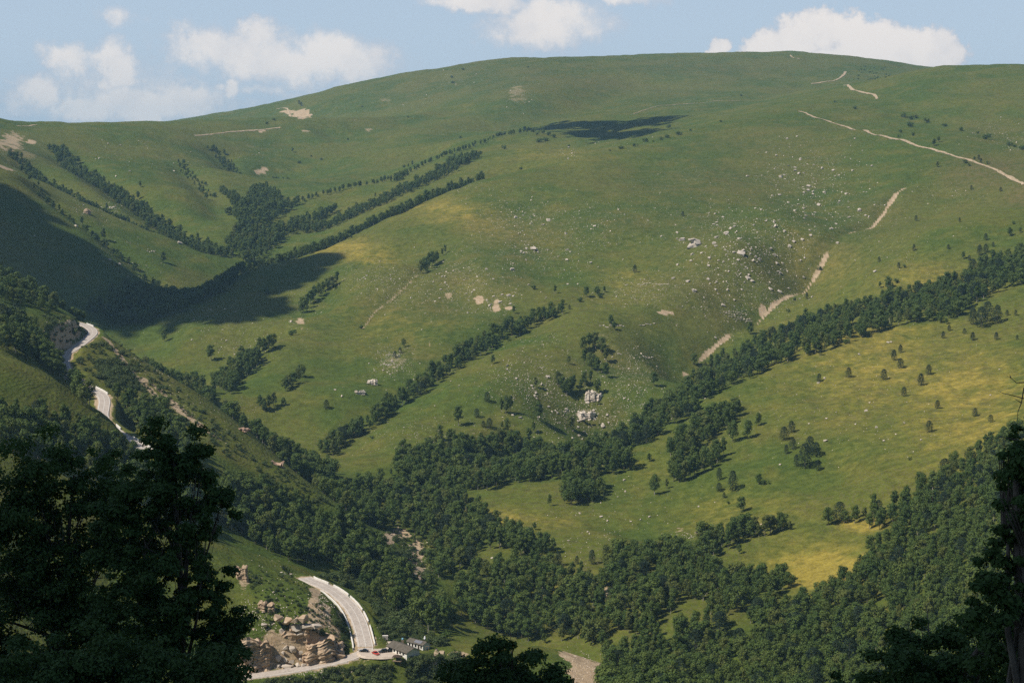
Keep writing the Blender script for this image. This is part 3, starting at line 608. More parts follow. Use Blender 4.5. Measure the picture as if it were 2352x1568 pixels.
# patches of stones: px, py, rx, ry, count, biggest stone (m), label words
PATCH = [(1850,430,105,90,380,6.5,'white boulder field'),(1880,370,130,50,120,3.,'white boulder field'),(1960,480,90,60,110,4.,'white boulder field'),(1690,600,120,90,420,5.5,'stone run'),(1780,540,110,70,220,5.,'stone run'),(1700,690,110,60,180,3.5,'stone run'),(1640,510,70,40,120,3.5,'stone run'),
         (1180,500,110,50,300,3.2,'high stony slope'),(1230,580,120,60,260,4.,'high stony slope'),(1350,540,90,60,160,3.,'high stony slope'),(1430,500,140,60,120,3.,'high stony slope'),(950,660,130,60,260,3.,'middle grass slope'),(1080,640,70,60,220,3.4,'middle grass slope'),(880,640,90,40,120,2.8,'middle grass slope'),
         (1140,705,50,30,60,5.,'bare red patch'),(1200,870,80,50,170,3.6,'lower grass slope'),(1260,900,60,50,90,3.6,'lower grass slope'),(1340,960,100,50,240,3.2,'hollow below the cliff'),(1440,890,70,60,160,2.6,'hollow below the cliff'),(1480,670,90,35,220,2.6,'ledges under the ridge'),(1450,830,70,40,90,2.6,'hollow below the cliff'),
         (480,720,90,40,150,3.,'shaded lower slope'),(560,800,60,40,80,2.6,'shaded lower slope'),(905,830,45,35,150,2.8,'rock ledge'),(280,360,70,40,70,5.,'far hillside'),(440,370,50,30,40,3.5,'far hillside'),(1045,182,45,16,70,5.5,'far scar'),(1190,215,35,30,90,5.,'far scar'),(960,225,60,25,40,4.5,'far scar'),(870,250,60,20,30,4.,'far scar'),
         (1090,420,70,14,40,4.,'ridge shoulder'),(1305,350,30,12,36,6.,'far hollow'),(1420,322,60,18,30,4.,'far hollow'),(2280,300,50,22,70,3.6,'rounded hilltop meadow'),(2330,330,30,18,50,3.6,'rounded hilltop meadow'),(2170,440,80,40,60,3.,'slope under the track'),(2060,560,120,60,70,2.6,'slope under the track'),(1800,680,60,40,60,2.6,'stone run'),
         (960,1000,130,40,110,1.8,'grass below the middle row'),(1250,790,60,30,40,2.6,'lower grass slope'),(700,690,80,60,120,2.,'shaded lower slope'),(800,620,70,40,60,2.,'middle grass slope'),(2000,860,300,100,60,2.2,'pine meadow'),(1750,960,120,60,40,2.,'pine meadow'),(1950,990,200,60,40,2.6,'pine meadow'),(1400,1180,160,60,46,2.4,'lower meadow'),(1300,1260,120,40,34,2.2,'lower meadow'),
         (230,520,120,60,60,3.,'far spur'),(330,620,60,40,50,3.,'far spur'),(200,480,40,20,40,4.,'far spur'),(250,480,30,12,40,5.,'far spur'),(600,370,60,40,40,4.,'ravine head'),(960,1290,40,40,120,1.5,'stream bed'),(900,1232,34,12,50,1.3,'stream bed'),(350,870,80,60,60,1.6,'road-side slope'),(420,940,60,40,40,1.6,'road-side slope'),(160,760,32,22,110,1.4,'reddish cutting'),(740,1390,26,40,90,1.2,'cut bank'),(600,1420,70,40,60,1.5,'knoll'),(620,1330,80,50,30,1.,'knoll'),(760,1545,90,16,70,1.1,'grass under the lower road'),(1340,1530,40,30,50,1.4,'pale bank'),(950,1450,70,40,26,1.,'slope right of the road'),(1200,450,160,40,70,2.6,'high stony slope'),(1600,440,160,60,60,2.4,'high stony slope'),(550,960,60,50,30,1.4,'road-side slope'),(1580,1230,40,10,24,1.4,'pale scar'),(700,640,700,260,160,2.2,'middle grass slope'),(1600,600,500,260,260,2.4,'stone run'),(1150,900,300,120,90,2.,'lower grass slope')]
BIGROCKS = [(1567,552,15),(1645,546,12),(1668,536,14),(1702,583,21),(1685,580,10),(1668,540,9),(1226,574,18),(1210,572,9),(1176,620,12),(1184,500,9),(1260,507,13),(1248,517,8),(1366,520,9),(1857,429,12),(1867,441,9),(1867,447,9),(1846,443,8),(1974,484,13),(1950,500,8),(1910,527,10),(1780,521,11),(1813,566,12),(1784,605,9),(1716,638,12),(1788,625,10),(1790,670,12),(1597,668,10),(1580,647,12),(1593,669,13),(1627,642,9),(1660,702,10),(1303,575,8),(1302,598,9),(1124,703,9),(1135,681,8),(1168,680,10),(1149,695,9),
            (1330,1000,11),(1300,940,9),(1260,866,9),(1385,978,10),(1260,934,8),(1276,944,7),(1186,870,9),(1195,960,9),(1257,866,10),(1895,869,8),(1880,880,8),(1989,944,8),(1896,1013,11),(1965,974,7),(2115,1010,8),(1972,814,9),(2040,787,8),(2275,908,6),(1792,1067,7),(2046,786,7),(1604,1163,8),(1434,1103,8),(1381,1187,9),(1491,1187,8),(1436,1129,7),(1372,1109,10),(174,520,9),(266,700,0),(275,607,9),(252,597,8),(412,560,12),(372,520,9),(780,1126,8),(785,910,7),(770,896,7),(1010,992,12),(668,740,10),(637,815,0),(2010,625,9),(1813,566,9),(900,830,8),(2238,946,6),(1640,560,10),(1555,535,8),(1590,585,9),(1611,582,9),(1640,516,8),(1735,590,9)]
STONE = []      # px, py, size m, patch, shape
def scatter_stones():
    for (px, py, rx, ry, n, big, name) in PATCH:
        k = int(n*2.5); a = rng.normal(0, .62, (k, 2)); X = px+a[:, 0]*rx; Y = py+a[:, 1]*ry
        P = at(X, Y); ok = np.isfinite(P[:, 0]) & seen(np.nan_to_num(P, nan=-1e4), .5)
        s = .7+(big-.7)*rng.pareto(2.4, k).clip(0, 6)/6*.9
        for i in np.where(ok)[0]: STONE.append((X[i], Y[i], s[i], name, P[i]))
    for px, py, w in BIGROCKS:
        if w == 0: continue
        P = at(px, py)[0]
        if np.isfinite(P[0]): STONE.append((px, py, w*P[1]/FPX*1.05, None, P))
scatter_stones()
def slope_rot(p, e=4.):
    gx = float(ground(p[0]+e, p[1])-ground(p[0]-e, p[1]))/(2*e); gy = float(ground(p[0], p[1]+e)-ground(p[0], p[1]-e))/(2*e)
    return Vector((-gx, -gy, 1)).normalized()
STONE.sort(key=lambda s: -s[2]/s[4][1]*(4 if s[3] is None else 1))
N_BOULDER = 290
pts_rest = []
for k, (px, py, s, name, P) in enumerate(STONE):
    up = slope_rot(P); q = up.to_track_quat('Z', 'Y') @ Matrix.Rotation(rng.uniform(0, 6.28), 3, 'Z').to_quaternion()
    if k < N_BOULDER:
        o = link('boulder', BOULDERS[k % 10]); o.rotation_mode = 'QUATERNION'; o.rotation_quaternion = q
        o.location = Vector(P)+up*s*.12; o.scale = (s, s*rng.uniform(.8, 1.1), s*rng.uniform(.8, 1.2))
        size = 'great' if s*FPX/P[1] > 14 else 'large' if s*FPX/P[1] > 8 else 'small'
        shape = ('blocky', 'flat', 'rounded', 'slab-like')[(0, 2, 0, 1)[(k % 10) % 4]]
        lab, grp = unique_label(f'{size} pale {shape} boulder', px, py, 'pale boulders strewn over the hillsides'); tag(o, lab, 'boulder', grp)
    else: pts_rest.append((P[0], P[1], P[2]+s*.1, s, up))
# strewn stones past the largest: one object, instanced on points
KIT_STONE = bpy.data.collections.new('stone_kit')
for i in range(8):
    o = bpy.data.objects.new('stone', hull_mesh('stone', 300+i, 9, (.5, .65, .4)[i % 3], M_STONE)); KIT_STONE.objects.link(o)
def instancer(name, kit, P, rot, scl, idx, label, mat=None):
    m = bpy.data.meshes.new(name); m.vertices.add(len(P)); m.vertices.foreach_set('co', np.asarray(P, np.float32).ravel())
    for an, ty, arr, key in (('rot', 'FLOAT_VECTOR', rot, 'vector'), ('scl', 'FLOAT_VECTOR', scl, 'vector'), ('idx', 'INT', idx, 'value')):
        a = m.attributes.new(an, ty, 'POINT'); a.data.foreach_set(key, np.asarray(arr, np.int32 if ty == 'INT' else np.float32).ravel())
    m.update(); o = link(name, m); tag(o, label, kind='stuff')
    ng = bpy.data.node_groups.new(name, 'GeometryNodeTree'); ng.interface.new_socket('Geometry', in_out='INPUT', socket_type='NodeSocketGeometry'); ng.interface.new_socket('Geometry', in_out='OUTPUT', socket_type='NodeSocketGeometry')
    gi = ng.nodes.new('NodeGroupInput'); go = ng.nodes.new('NodeGroupOutput'); iop = ng.nodes.new('GeometryNodeInstanceOnPoints'); ci = ng.nodes.new('GeometryNodeCollectionInfo')
    ci.inputs['Collection'].default_value = kit; ci.inputs['Separate Children'].default_value = True; ci.inputs['Reset Children'].default_value = True; iop.inputs['Pick Instance'].default_value = True
    L = ng.links.new; L(gi.outputs[0], iop.inputs['Points']); L(ci.outputs[0], iop.inputs['Instance'])
    for an, dt, sock in (('idx', 'INT', 'Instance Index'), ('rot', 'FLOAT_VECTOR', 'Rotation'), ('scl', 'FLOAT_VECTOR', 'Scale')):
        na = ng.nodes.new('GeometryNodeInputNamedAttribute'); na.data_type = dt; na.inputs['Name'].default_value = an
        if sock == 'Rotation':
            er = ng.nodes.new('FunctionNodeEulerToRotation'); L(na.outputs[0], er.inputs[0]); L(er.outputs[0], iop.inputs[sock])
        else: L(na.outputs[0], iop.inputs[sock])
    L(iop.outputs[0], go.inputs[0]); md = o.modifiers.new('scatter', 'NODES'); md.node_group = ng
    return o
n = len(pts_rest)
instancer('strewn_stones', KIT_STONE, [p[:3] for p in pts_rest], [tuple((p[4].to_track_quat('Z', 'Y') @ Matrix.Rotation(rng.uniform(0, 6.28), 3, 'Z').to_quaternion()).to_euler()) for p in pts_rest], [(p[3], p[3]*rng.uniform(.7, 1.), p[3]) for p in pts_rest], rng.integers(0, 8, n), 'small pale stones strewn over the grass slopes')
SLABS = [hull_mesh('slab', 400+i, 13, .9, M_CLIFF) for i in range(6)]
SLABS_RED = [hull_mesh('slab', 420+i, 13, .9, M_REDROCK) for i in range(6)]
SLABS_PALE = [hull_mesh('slab', 440+i, 13, .9, M_BOULDER) for i in range(6)]
def outcrop(px, py, w, h, label, layers=5, per=3, kit=SLABS, depth=.5, seed=0, D=None, lean=0., rz=0., group=None, sink=.5):
    """a stepped pile of rock slabs: w, h in picture pixels"""
    r = np.random.default_rng(900+seed); p = at(px, py+h/2)[0] if D is None else pt(px, py+h/2, D)
    if not np.isfinite(p[0]): return
    k = p[1]/FPX; W, H = w*k, h*k; e = empty('rock_outcrop', tuple(p), rz); tag(e, label, 'rock outcrop', group)
    for i in range(layers):
        z = (i+.5)/layers*H-sink*H/layers
        for j in range(per):
            o = link('slab', kit[r.integers(0, 6)], e); ww = W/per*r.uniform(1.1, 1.9)
            o.location = ((j+.5-per/2)*W/per*r.uniform(.8, 1.1)*(1-.25*i/layers)+r.normal(0, .05)*W, i/layers*W*depth*.55+r.normal(0, .07)*W*depth, z+r.normal(0, .06)*H/layers)
            o.scale = (ww, W*depth*r.uniform(.7, 1.2), H/layers*r.uniform(1.2, 1.9)); o.rotation_euler = (r.normal(0, .06), lean+r.normal(0, .07), r.normal(0, .35))
    return e
def strata(name, w, d, h, seed, mat, parent=None, rings=22, seg=26, lip=.1):
    """a weathered mass of bedded rock: thin beds stand out and step back, the face is cracked, the top is ragged"""
    r = np.random.default_rng(seed); bed = r.normal(0, lip, rings); bed = np.where(r.random(rings) < .35, -abs(bed)*1.4, bed); V = []; sh = np.cumsum(r.normal(0, .018, (rings, 2)), 0); crack = r.random(seg) < .16
    for i in range(rings):
        t = i/(rings-1); prof = 1.08-.22*t if t < .97 else .80
        for k in range(seg):
            a = 2*math.pi*k/seg; c, s = math.cos(a), math.sin(a); q = 1/max(abs(c), abs(s))**.8
            n = 1+bed[i]+.24*float(vnoise(c*1.7+seed*3.1, s*1.7+t*.8, seed))+.14*float(vnoise(c*4+seed, s*4+t*5, seed+3))+r.normal(0, .022)-.13*crack[k]
            top = 1-.34*(.5+.5*float(vnoise(c*1.3+seed*1.7, s*1.3+5, seed+9)))
            V.append(((c*q*prof*n+sh[i][0])*w/2, (s*q*prof*n+sh[i][1])*d/2, (t*top-.5)*h+r.normal(0, .008)*h))
    V.append((sh[-1][0]*w/2, sh[-1][1]*d/2, h*.26))
    F = [(i*seg+k, i*seg+(k+1) % seg, (i+1)*seg+(k+1) % seg, (i+1)*seg+k) for i in range(rings-1) for k in range(seg)]+[tuple(range(seg))[::-1]]+[((rings-1)*seg+k, (rings-1)*seg+(k+1) % seg, rings*seg) for k in range(seg)]
    m = bpy.data.meshes.new(name); m.from_pydata(V, [], F); m.update(); m.materials.append(mat); return link(name, m, parent)
def crag(px, py, w, h, label, mat, seed, D=None, n=1, rz=0., depth=.8, rings=14):
    """bedded rock standing out of the slope: masses side by side, with loose slabs at the foot"""
    r = np.random.default_rng(seed); p = at(px, py+h/2)[0] if D is None else pt(px, py+h/2, D); k = p[1]/FPX; W, H = w*k, h*k
    e = empty('rock_outcrop', tuple(p), rz); tag(e, label, 'rock outcrop')
    for j in range(n):
        o = strata('bedded_rock', W/n*r.uniform(1.15, 1.6), W/n*depth*r.uniform(1., 1.5), H*r.uniform(.6, 1.1)*1.2, seed*7+j, mat, e, rings, 22); o.location = ((j+.5-n/2)*W/n+r.normal(0, .06)*W, W/n*depth*.35+r.normal(0, .2)*W/n, H*r.uniform(.3, .5)); o.rotation_euler = (r.normal(0, .06), r.normal(0, .08), r.normal(0, .4))
    kit = SLABS_RED if mat is M_REDROCK else SLABS_PALE
    for j in range(4):
        o = link('slab', kit[r.integers(0, 6)], e); o.location = (r.uniform(-.6, .6)*W, -W*depth*.5*r.uniform(.6, 1.2), r.uniform(-.1, .15)*H); s = W*r.uniform(.10, .22); o.scale = (s*1.4, s, s*.6); o.rotation_euler = (r.normal(0, .2), r.normal(0, .2), r.uniform(0, 6.28))
crag(627, 1072, 52, 44, 'red layered rock outcrop jutting from the grass above the valley trees', M_REDROCK, 1, 1100, 2)
outcrop(1594, 556, 30, 22, 'big split boulder, largest of the stone run, with a dark overhang', 2, 2, SLABS_PALE, .8, 2, sink=.3)
crag(1362, 907, 32, 28, 'layered pale rock face under the trees of the wooded cliff', M_STONE, 3, None, 3, 0, .9)
crag(1346, 951, 40, 18, 'cracked layered rock outcrop below the wooded cliff', M_STONE, 4, None, 4, 0, .9)
def ledge(px, py, w, label, seed, n=7, th=3.2, tilt=0.):
    r = np.random.default_rng(seed); p = at(px, py)[0]; k = p[1]/FPX; e = empty('rock_outcrop', tuple(p)); tag(e, label, 'rock outcrop')
    for j in range(n):
        q = at(px+(j+.5-n/2)*w/n, py+r.normal(0, 1.3)+tilt*(j-n/2))[0]
        if not np.isfinite(q[0]): continue
        o = link('slab', SLABS_PALE[r.integers(0, 6)], e); o.location = tuple(q-p); o.scale = (w/n*k*r.uniform(.9, 1.6), w/n*k*.8, th*k*r.uniform(.6, 1.2)); o.rotation_euler = (r.normal(0, .1), r.normal(0, .08), r.normal(0, .25))
ledge(1405, 749, 60, 'thin rock ledge running out from the topmost tree of the wooded cliff', 5, 8, 4.5)
ledge(1486, 745, 40, 'long thin bedding ledge in the grass right of the wooded cliff', 6, 5, 2.6)
ledge(1500, 653, 74, 'flat line of bedded rock under the ridge of the stone run', 7, 11, 2.8)
ledge(1487, 820, 26, 'small overhanging rock ledge in the hollow', 8, 4, 4.5)
ledge(1424, 813, 14, 'tiny flat ledge in the hollow beside the wooded cliff', 9, 2, 2.6)
for i, (a, b, w) in enumerate(((1682,716,44),(1690,722,52),(1698,728,56),(1706,735,44))): ledge(a, b, w, ('upper', 'second', 'third', 'lowest')[i]+' of the four tilted strata showing in the grass below the stone run', 30+i, 8, 2., .7)
ledge(905, 815, 40, 'upper broken rock ledge with rubble above the middle row of trees', 11, 8, 4.)
ledge(890, 838, 36, 'lower broken rock ledge above the middle row of trees', 12, 6, 5.)
crag(855, 877, 20, 12, 'broken rock knob beside the middle row of trees', M_STONE, 13, None, 2, 0, .8, 9)
crag(829, 900, 16, 10, 'small rock knob lowest beside the middle row of trees', M_STONE, 14, None, 1, 0, .8, 9)
crag(552, 985, 40, 9, 'dark overhanging ledge at the edge of the grassy spur', M_REDROCK, 15, 1150, 3, 0, .6, 9)
crag(198, 482, 10, 18, 'upright rock stack on the far spur', M_CLIFF, 16, None, 1, 0, .9, 9)
ledge(245, 478, 40, 'jagged rock crest on the far spur', 17, 8, 8.)
ledge(346, 578, 18, 'small crag low on the far spur', 18, 4, 6.)
crag(556, 1318, 22, 58, 'tall crumbling tan rock face at the edge of the knoll', M_CLIFF, 19, 830, 2, 0, .9, 20)
crag(602, 1385, 18, 34, 'narrow layered rock rib in the grass of the knoll', M_CLIFF, 20, None, 1, 0, .9)
crag(622, 1393, 11, 24, 'thin rock rib beside the narrow layered one on the knoll', M_CLIFF, 21, None, 1, 0, .9)
ledge(655, 1316, 30, 'pale flat slab lying on the grass at the top of the knoll', 22, 3, 3.5)
# the cliff over the lower road
def cliff():
    r = np.random.default_rng(77); base = pt(665, 1520, 795); k = base[1]/FPX
    e = empty('rock_cliff', tuple(base)); tag(e, 'tan layered cliff with a dark hollow above the lowest stretch of road', 'cliff')
    def mass(name, px, py, w, h, d, D, seed, rings=24, rz=0., ry=0.):
        o = strata(name, w*k, d, h*k, seed, M_CLIFF, e, rings, 30, .07); o.location = tuple(pt(px, py, D)-base); o.rotation_euler = (0, ry, rz)
    def block(px, py, w, h, d, D, kit=SLABS, ry=0., rz=0.):
        o = link('rock_block', kit[r.integers(0, 6)], e); o.location = tuple(pt(px, py, D)-base); o.scale = (w*k*1.15, d, h*k*1.15); o.rotation_euler = (0, ry, rz)
    mass('buttress', 570, 1494, 80, 92, 14, 792, 41, 28, .1); mass('buttress', 608, 1500, 38, 80, 11, 792, 42, 24, -.1)
    mass('back_wall', 645, 1474, 70, 84, 9, 800, 43, 24); mass('back_wall', 690, 1470, 50, 80, 9, 801, 44, 24)
    mass('bulge', 735, 1502, 82, 96, 15, 798, 45, 28, .3, -.08); mass('bulge', 772, 1506, 46, 70, 11, 800, 46, 20, .1, -.1); mass('bulge', 710, 1512, 30, 60, 8, 796, 47, 18)
    for px, py, w, h in ((638,1418,24,16),(660,1426,18,20),(676,1422,20,22),(696,1420,24,20),(680,1440,26,20),(704,1438,40,13),(726,1438,30,12),(606,1434,16,10),(588,1442,16,10),(654,1452,22,24),(690,1455,20,8)):
        block(px, py, w, h, 5+r.uniform(0, 2), 799, SLABS_PALE if r.random() < .3 else SLABS, ry=r.normal(0, .12), rz=r.normal(0, .4))
cliff()
RUBBLE = [(612,1531,18,14),(632,1537,14,9),(640,1530,12,10),(660,1531,28,14),(684,1526,18,10),(700,1527,16,9),(640,1510,22,14),(655,1514,12,10),(672,1490,22,12),(655,1487,16,9),(640,1490,12,8),(690,1498,12,8),(622,1522,10,8),(670,1518,14,9),(690,1514,10,7),(650,1498,10,8),(626,1540,8,6),(715,1503,10,8),(648,1540,8,6),(600,1540,8,6),(680,1537,9,6)]
for i, (px, py, w, h) in enumerate(RUBBLE):
    p = pt(px, py, 789+(1536-py)*.12); o = link('fallen_block', SLABS_PALE[i % 6]); k = p[1]/FPX; o.location = tuple(p); o.scale = (w*k*1.1, w*k*.9, h*k*1.25); o.rotation_euler = (rng.normal(0, .25), rng.normal(0, .25), rng.uniform(0, 6.28))
    lab = ('great' if w > 20 else 'large' if w > 15 else 'middling' if w > 11 else 'small')+(' flat' if h < .62*w else ' chunky')+' pale fallen block '+('at the road edge' if py > 1533 else 'low in the rubble' if py > 1524 else 'in the middle of the rubble' if py > 1508 else 'high in the rubble')+(' under the buttress' if px < 630 else ' below the dark hollow' if px < 676 else ' beside the bulging face')
    tag(o, lab, 'fallen block', 'fallen blocks below the cliff')
# ------------------------------------------------------------------ trees
def leaf_mat(name, dark, light, trans=.25, brown=None):
    m, nt, p = mat_new(name); L = nt.links.new
    oi = N(nt, 'ShaderNodeObjectInfo'); tc = N(nt, 'ShaderNodeTexCoord')
    n = N(nt, 'ShaderNodeTexNoise', ins={'Scale': .55, 'Detail': 3.}); L(tc.outputs['Object'], n.inputs['Vector'])
    f = math_node(nt, 'ADD', math_node(nt, 'MULTIPLY', oi.outputs['Random'], .6), math_node(nt, 'MULTIPLY', ramp(nt, n.outputs[0], .3, .7), .45))
    c = mixcol(nt, f, dark, light)
    if brown: c = mixcol(nt, math_node(nt, 'MULTIPLY', ramp(nt, oi.outputs['Random'], .80, .98), .45), c, brown)
    L(c, p.inputs['Base Color']); p.inputs['Roughness'].default_value = .65; p.inputs['Specular IOR Level'].default_value = .2
    tr = N(nt, 'ShaderNodeBsdfTranslucent'); L(mixcol(nt, .5, c, (.07, .10, .02)), tr.inputs[0])
    mx = N(nt, 'ShaderNodeMixShader'); mx.inputs[0].default_value = trans; L(p.outputs[0], mx.inputs[1]); L(tr.outputs[0], mx.inputs[2]); L(mx.outputs[0], nt.nodes['Material Output'].inputs[0])
    return m
M_LEAF = leaf_mat('broad_leaves', (.050, .094, .019), (.125, .166, .032), .22, (.13, .13, .035))
M_SCRUB = leaf_mat('scrub_leaves', (.060, .095, .028), (.100, .125, .040), .25)
M_NEEDLE = leaf_mat('pine_needles', (.011, .025, .012), (.020, .037, .014), .1)
M_NEAR = leaf_mat('near_leaves', (.050, .105, .030), (.085, .150, .040), .35)
M_BARK = noise_mat('grey_bark', (.20, .17, .135), (.11, .09, .07), 1.5, bump=.3)
M_BIRCH = noise_mat('birch_bark', (.42, .39, .34), (.20, .17, .14), 1.1)
def leaf_quads(P, Nn, S, r, slim=.7):
    """one kite-shaped leaf (or spray of leaves) per point"""
    n = len(P); a = np.cross(Nn, r.normal(size=(n, 3))); a /= np.linalg.norm(a, axis=1, keepdims=True)+1e-9; b = np.cross(Nn, a)
    s = S[:, None]; V = np.stack([P-a*s, P-b*s*slim+a*s*.15, P+a*s, P+b*s*slim+a*s*.15], 1).reshape(-1, 3)
    return V, np.arange(4*n).reshape(-1, 4)
def crown_points(r, lobes, n, thick=.45):
    """points through the outer part of a set of ellipsoid lobes, with outward normals"""
    vol = np.array([l[3]*l[4]*l[5] for l in lobes])**.67; k = r.choice(len(lobes), n, p=vol/vol.sum()); Lb = np.array(lobes)[k]
    d = r.normal(size=(n, 3)); d /= np.linalg.norm(d, axis=1, keepdims=True); rad = 1-thick*r.random(n)**1.7
    P = Lb[:, :3]+d*Lb[:, 3:6]*rad[:, None]; Nn = d*1.2+r.normal(size=(n, 3))*.38; Nn[:, 2] += .2
    return P, Nn/np.linalg.norm(Nn, axis=1, keepdims=True)
def broad_tree(seed, H=14., W=8., n=1700, leaf=.36, multi=False, bark=None):
    """crown mesh and trunk mesh of one broad-leaved tree, foot at the origin"""
    r = np.random.default_rng(seed); lobes = []; base = H*r.uniform(.14, .24); ch = H-base
    m = r.integers(9, 13)
    for i in range(m):
        t = (i+.5)/m; z = base+ch*(.10+.80*t); prof = math.sqrt(max(.12, 1-((t-.42)/.64)**2)); a = i*2.4+r.uniform(-.5, .5); off = W/2*prof*r.uniform(.35, .78); sz = W*r.uniform(.20, .29)*(.6+.4*prof)
        lobes.append((off*math.cos(a), off*math.sin(a), z, sz, sz, sz*r.uniform(.75, 1.1)))
    lobes.append((0, 0, base+ch*.45, W*.26, W*.26, ch*.40)); lobes.append((r.normal()*.5, r.normal()*.5, base+ch*.82, W*.25, W*.25, ch*.18))
    P, Nn = crown_points(r, lobes, n); S = leaf*r.uniform(.6, 1.35, n); V, F = leaf_quads(P, Nn, S, r)
    crown = mesh_np('crown', V, F, (M_LEAF,)); b = MB()
    lean = r.normal(size=2)*.02*H
    tr = [(0, 0, -.8), (lean[0]*.3, lean[1]*.3, H*.25), (lean[0]*.7, lean[1]*.7, H*.55), (lean[0], lean[1], H*.85)]; b.tube(tr, [H*.017, H*.014, H*.009, H*.004], 6)
    for i in range(5):
        l = lobes[r.integers(0, m)]; z = base+ch*r.uniform(.05, .45); b.tube([(lean[0]*.5, lean[1]*.5, z), (l[0]*.6, l[1]*.6, z+(l[2]-z)*.5+.3), (l[0], l[1], l[2])], [H*.007, H*.005, H*.002], 4)
    return crown, b.mesh('trunk', bark or (M_BIRCH if r.random() < .5 else M_BARK))
def pine_tree(seed, H=9., W=4.6, n=1300, leaf=.26):
    r = np.random.default_rng(seed); t = r.random(n)**.8; z = H*(.10+.9*t); tier = np.floor(t*8)/8; rad = W/2*np.clip(np.sqrt(np.clip(1-((t-.30)/.72)**2, .002, 1)), .03, 1)*(.78+.22*np.cos((t-tier)*8*2.2))*(.55+.45*r.random(n)**.5); a = r.uniform(0, 6.283, n); rad *= 1+.22*np.sin(a*3+seed+t*9)
    P = np.stack([rad*np.cos(a), rad*np.sin(a), z-.12*rad], -1); Nn = np.stack([np.cos(a)*.5, np.sin(a)*.5, np.full(n, .7)], -1)+r.normal(size=(n, 3))*.4; Nn /= np.linalg.norm(Nn, axis=1, keepdims=True)
    V, F = leaf_quads(P, Nn, leaf*r.uniform(.6, 1.3, n), r, .55); crown = mesh_np('crown', V, F, (M_NEEDLE,)); b = MB(); b.tube([(0, 0, -.6), (0, 0, H*.5), (0, 0, H*.95)], [H*.02, H*.013, H*.004], 6)
    return crown, b.mesh('trunk', M_BARK)
def bush_mesh(seed, H=3., W=4., n=420, leaf=.24, mat=None):
    r = np.random.default_rng(seed); lobes = [(r.normal()*W*.2, r.normal()*W*.2, H*r.uniform(.35, .6), W*r.uniform(.22, .36), W*r.uniform(.22, .36), H*.42) for _ in range(5)]
    P, Nn = crown_points(r, lobes, n, .6); P[:, 2] = np.maximum(P[:, 2], .02); V, F = leaf_quads(P, Nn, leaf*r.uniform(.6, 1.3, n), r); crown = mesh_np('foliage', V, F, (mat or M_LEAF,)); b = MB()
    for i in range(4): a = i*1.6; b.tube([(0, 0, -.3), (math.cos(a)*W*.15, math.sin(a)*W*.15, H*.5)], [.07, .03], 4)
    return crown, b.mesh('stem', M_BARK)
BT = [(14., 8.), (15., 6.8), (13., 8.8), (16., 7.2), (12., 7.6), (14.5, 6.), (15.5, 8.4), (11.5, 8.6), (16., 6.2), (13.5, 7.4)]
KIT_D = [(broad_tree(500+i, h, w), h, w) for i, (h, w) in enumerate(BT)]
KIT_P = [(pine_tree(540+i, 9., 6.8-.35*i, 1500), 9., 6.8-.35*i) for i in range(5)]
KIT_B = [(bush_mesh(560+i), 3., 4.) for i in range(5)]
# the same trees as single meshes for the far woods
def joined(name, crown, trunk):
    V = []; F = []; mi = []
    for k, m in enumerate((crown, trunk)):
        b = len(V); V += [tuple(v.co) for v in m.vertices]
        for p in m.polygons:
            vs = [b+i for i in p.vertices]
            F.append(vs); mi.append(k)
    m = bpy.data.meshes.new(name); m.from_pydata(V, [], F); m.materials.append(crown.materials[0]); m.materials.append(trunk.materials[0]); m.polygons.foreach_set('material_index', mi); m.update(); return m
KIT_WOOD = bpy.data.collections.new('wood_kit')
NK = 0
for i, ((c, t), h, w) in enumerate(KIT_D): KIT_WOOD.objects.link(bpy.data.objects.new('wood_a%02d' % i, joined('wood_tree', c, t)))
for i, ((c, t), h, w) in enumerate(KIT_P[:3]): KIT_WOOD.objects.link(bpy.data.objects.new('wood_b%02d' % i, joined('wood_pine', c, t)))
KIT_SCRUB = bpy.data.collections.new('scrub_kit')
for i in range(4): KIT_SCRUB.objects.link(bpy.data.objects.new('scrub_a%02d' % i, joined('scrub', *bush_mesh(580+i, mat=M_SCRUB))))
for i, ((c, t), h, w) in enumerate(KIT_B[:3]): KIT_WOOD.objects.link(bpy.data.objects.new('wood_c%02d' % i, joined('wood_bush', c, t)))
def plant(kind, p, H, label, group, wide=1., var=None):
    kit, name, cat, parts = {'d': (KIT_D, 'broadleaf_tree', 'tree', ('crown', 'trunk')), 'p': (KIT_P, 'pine_tree', 'pine', ('crown', 'trunk')), 'b': (KIT_B, 'bush', 'bush', ('foliage', 'stem'))}[kind]
    (c, t), h, w = kit[int(rng.integers(0, len(kit))) if var is None else var]
    e = empty(name, tuple(p), rng.uniform(0, 6.28), H/h); e.scale = (H/h*wide, H/h*wide, H/h); tag(e, label, cat, group)
    link(parts[0], c, e); link(parts[1], t, e); return e
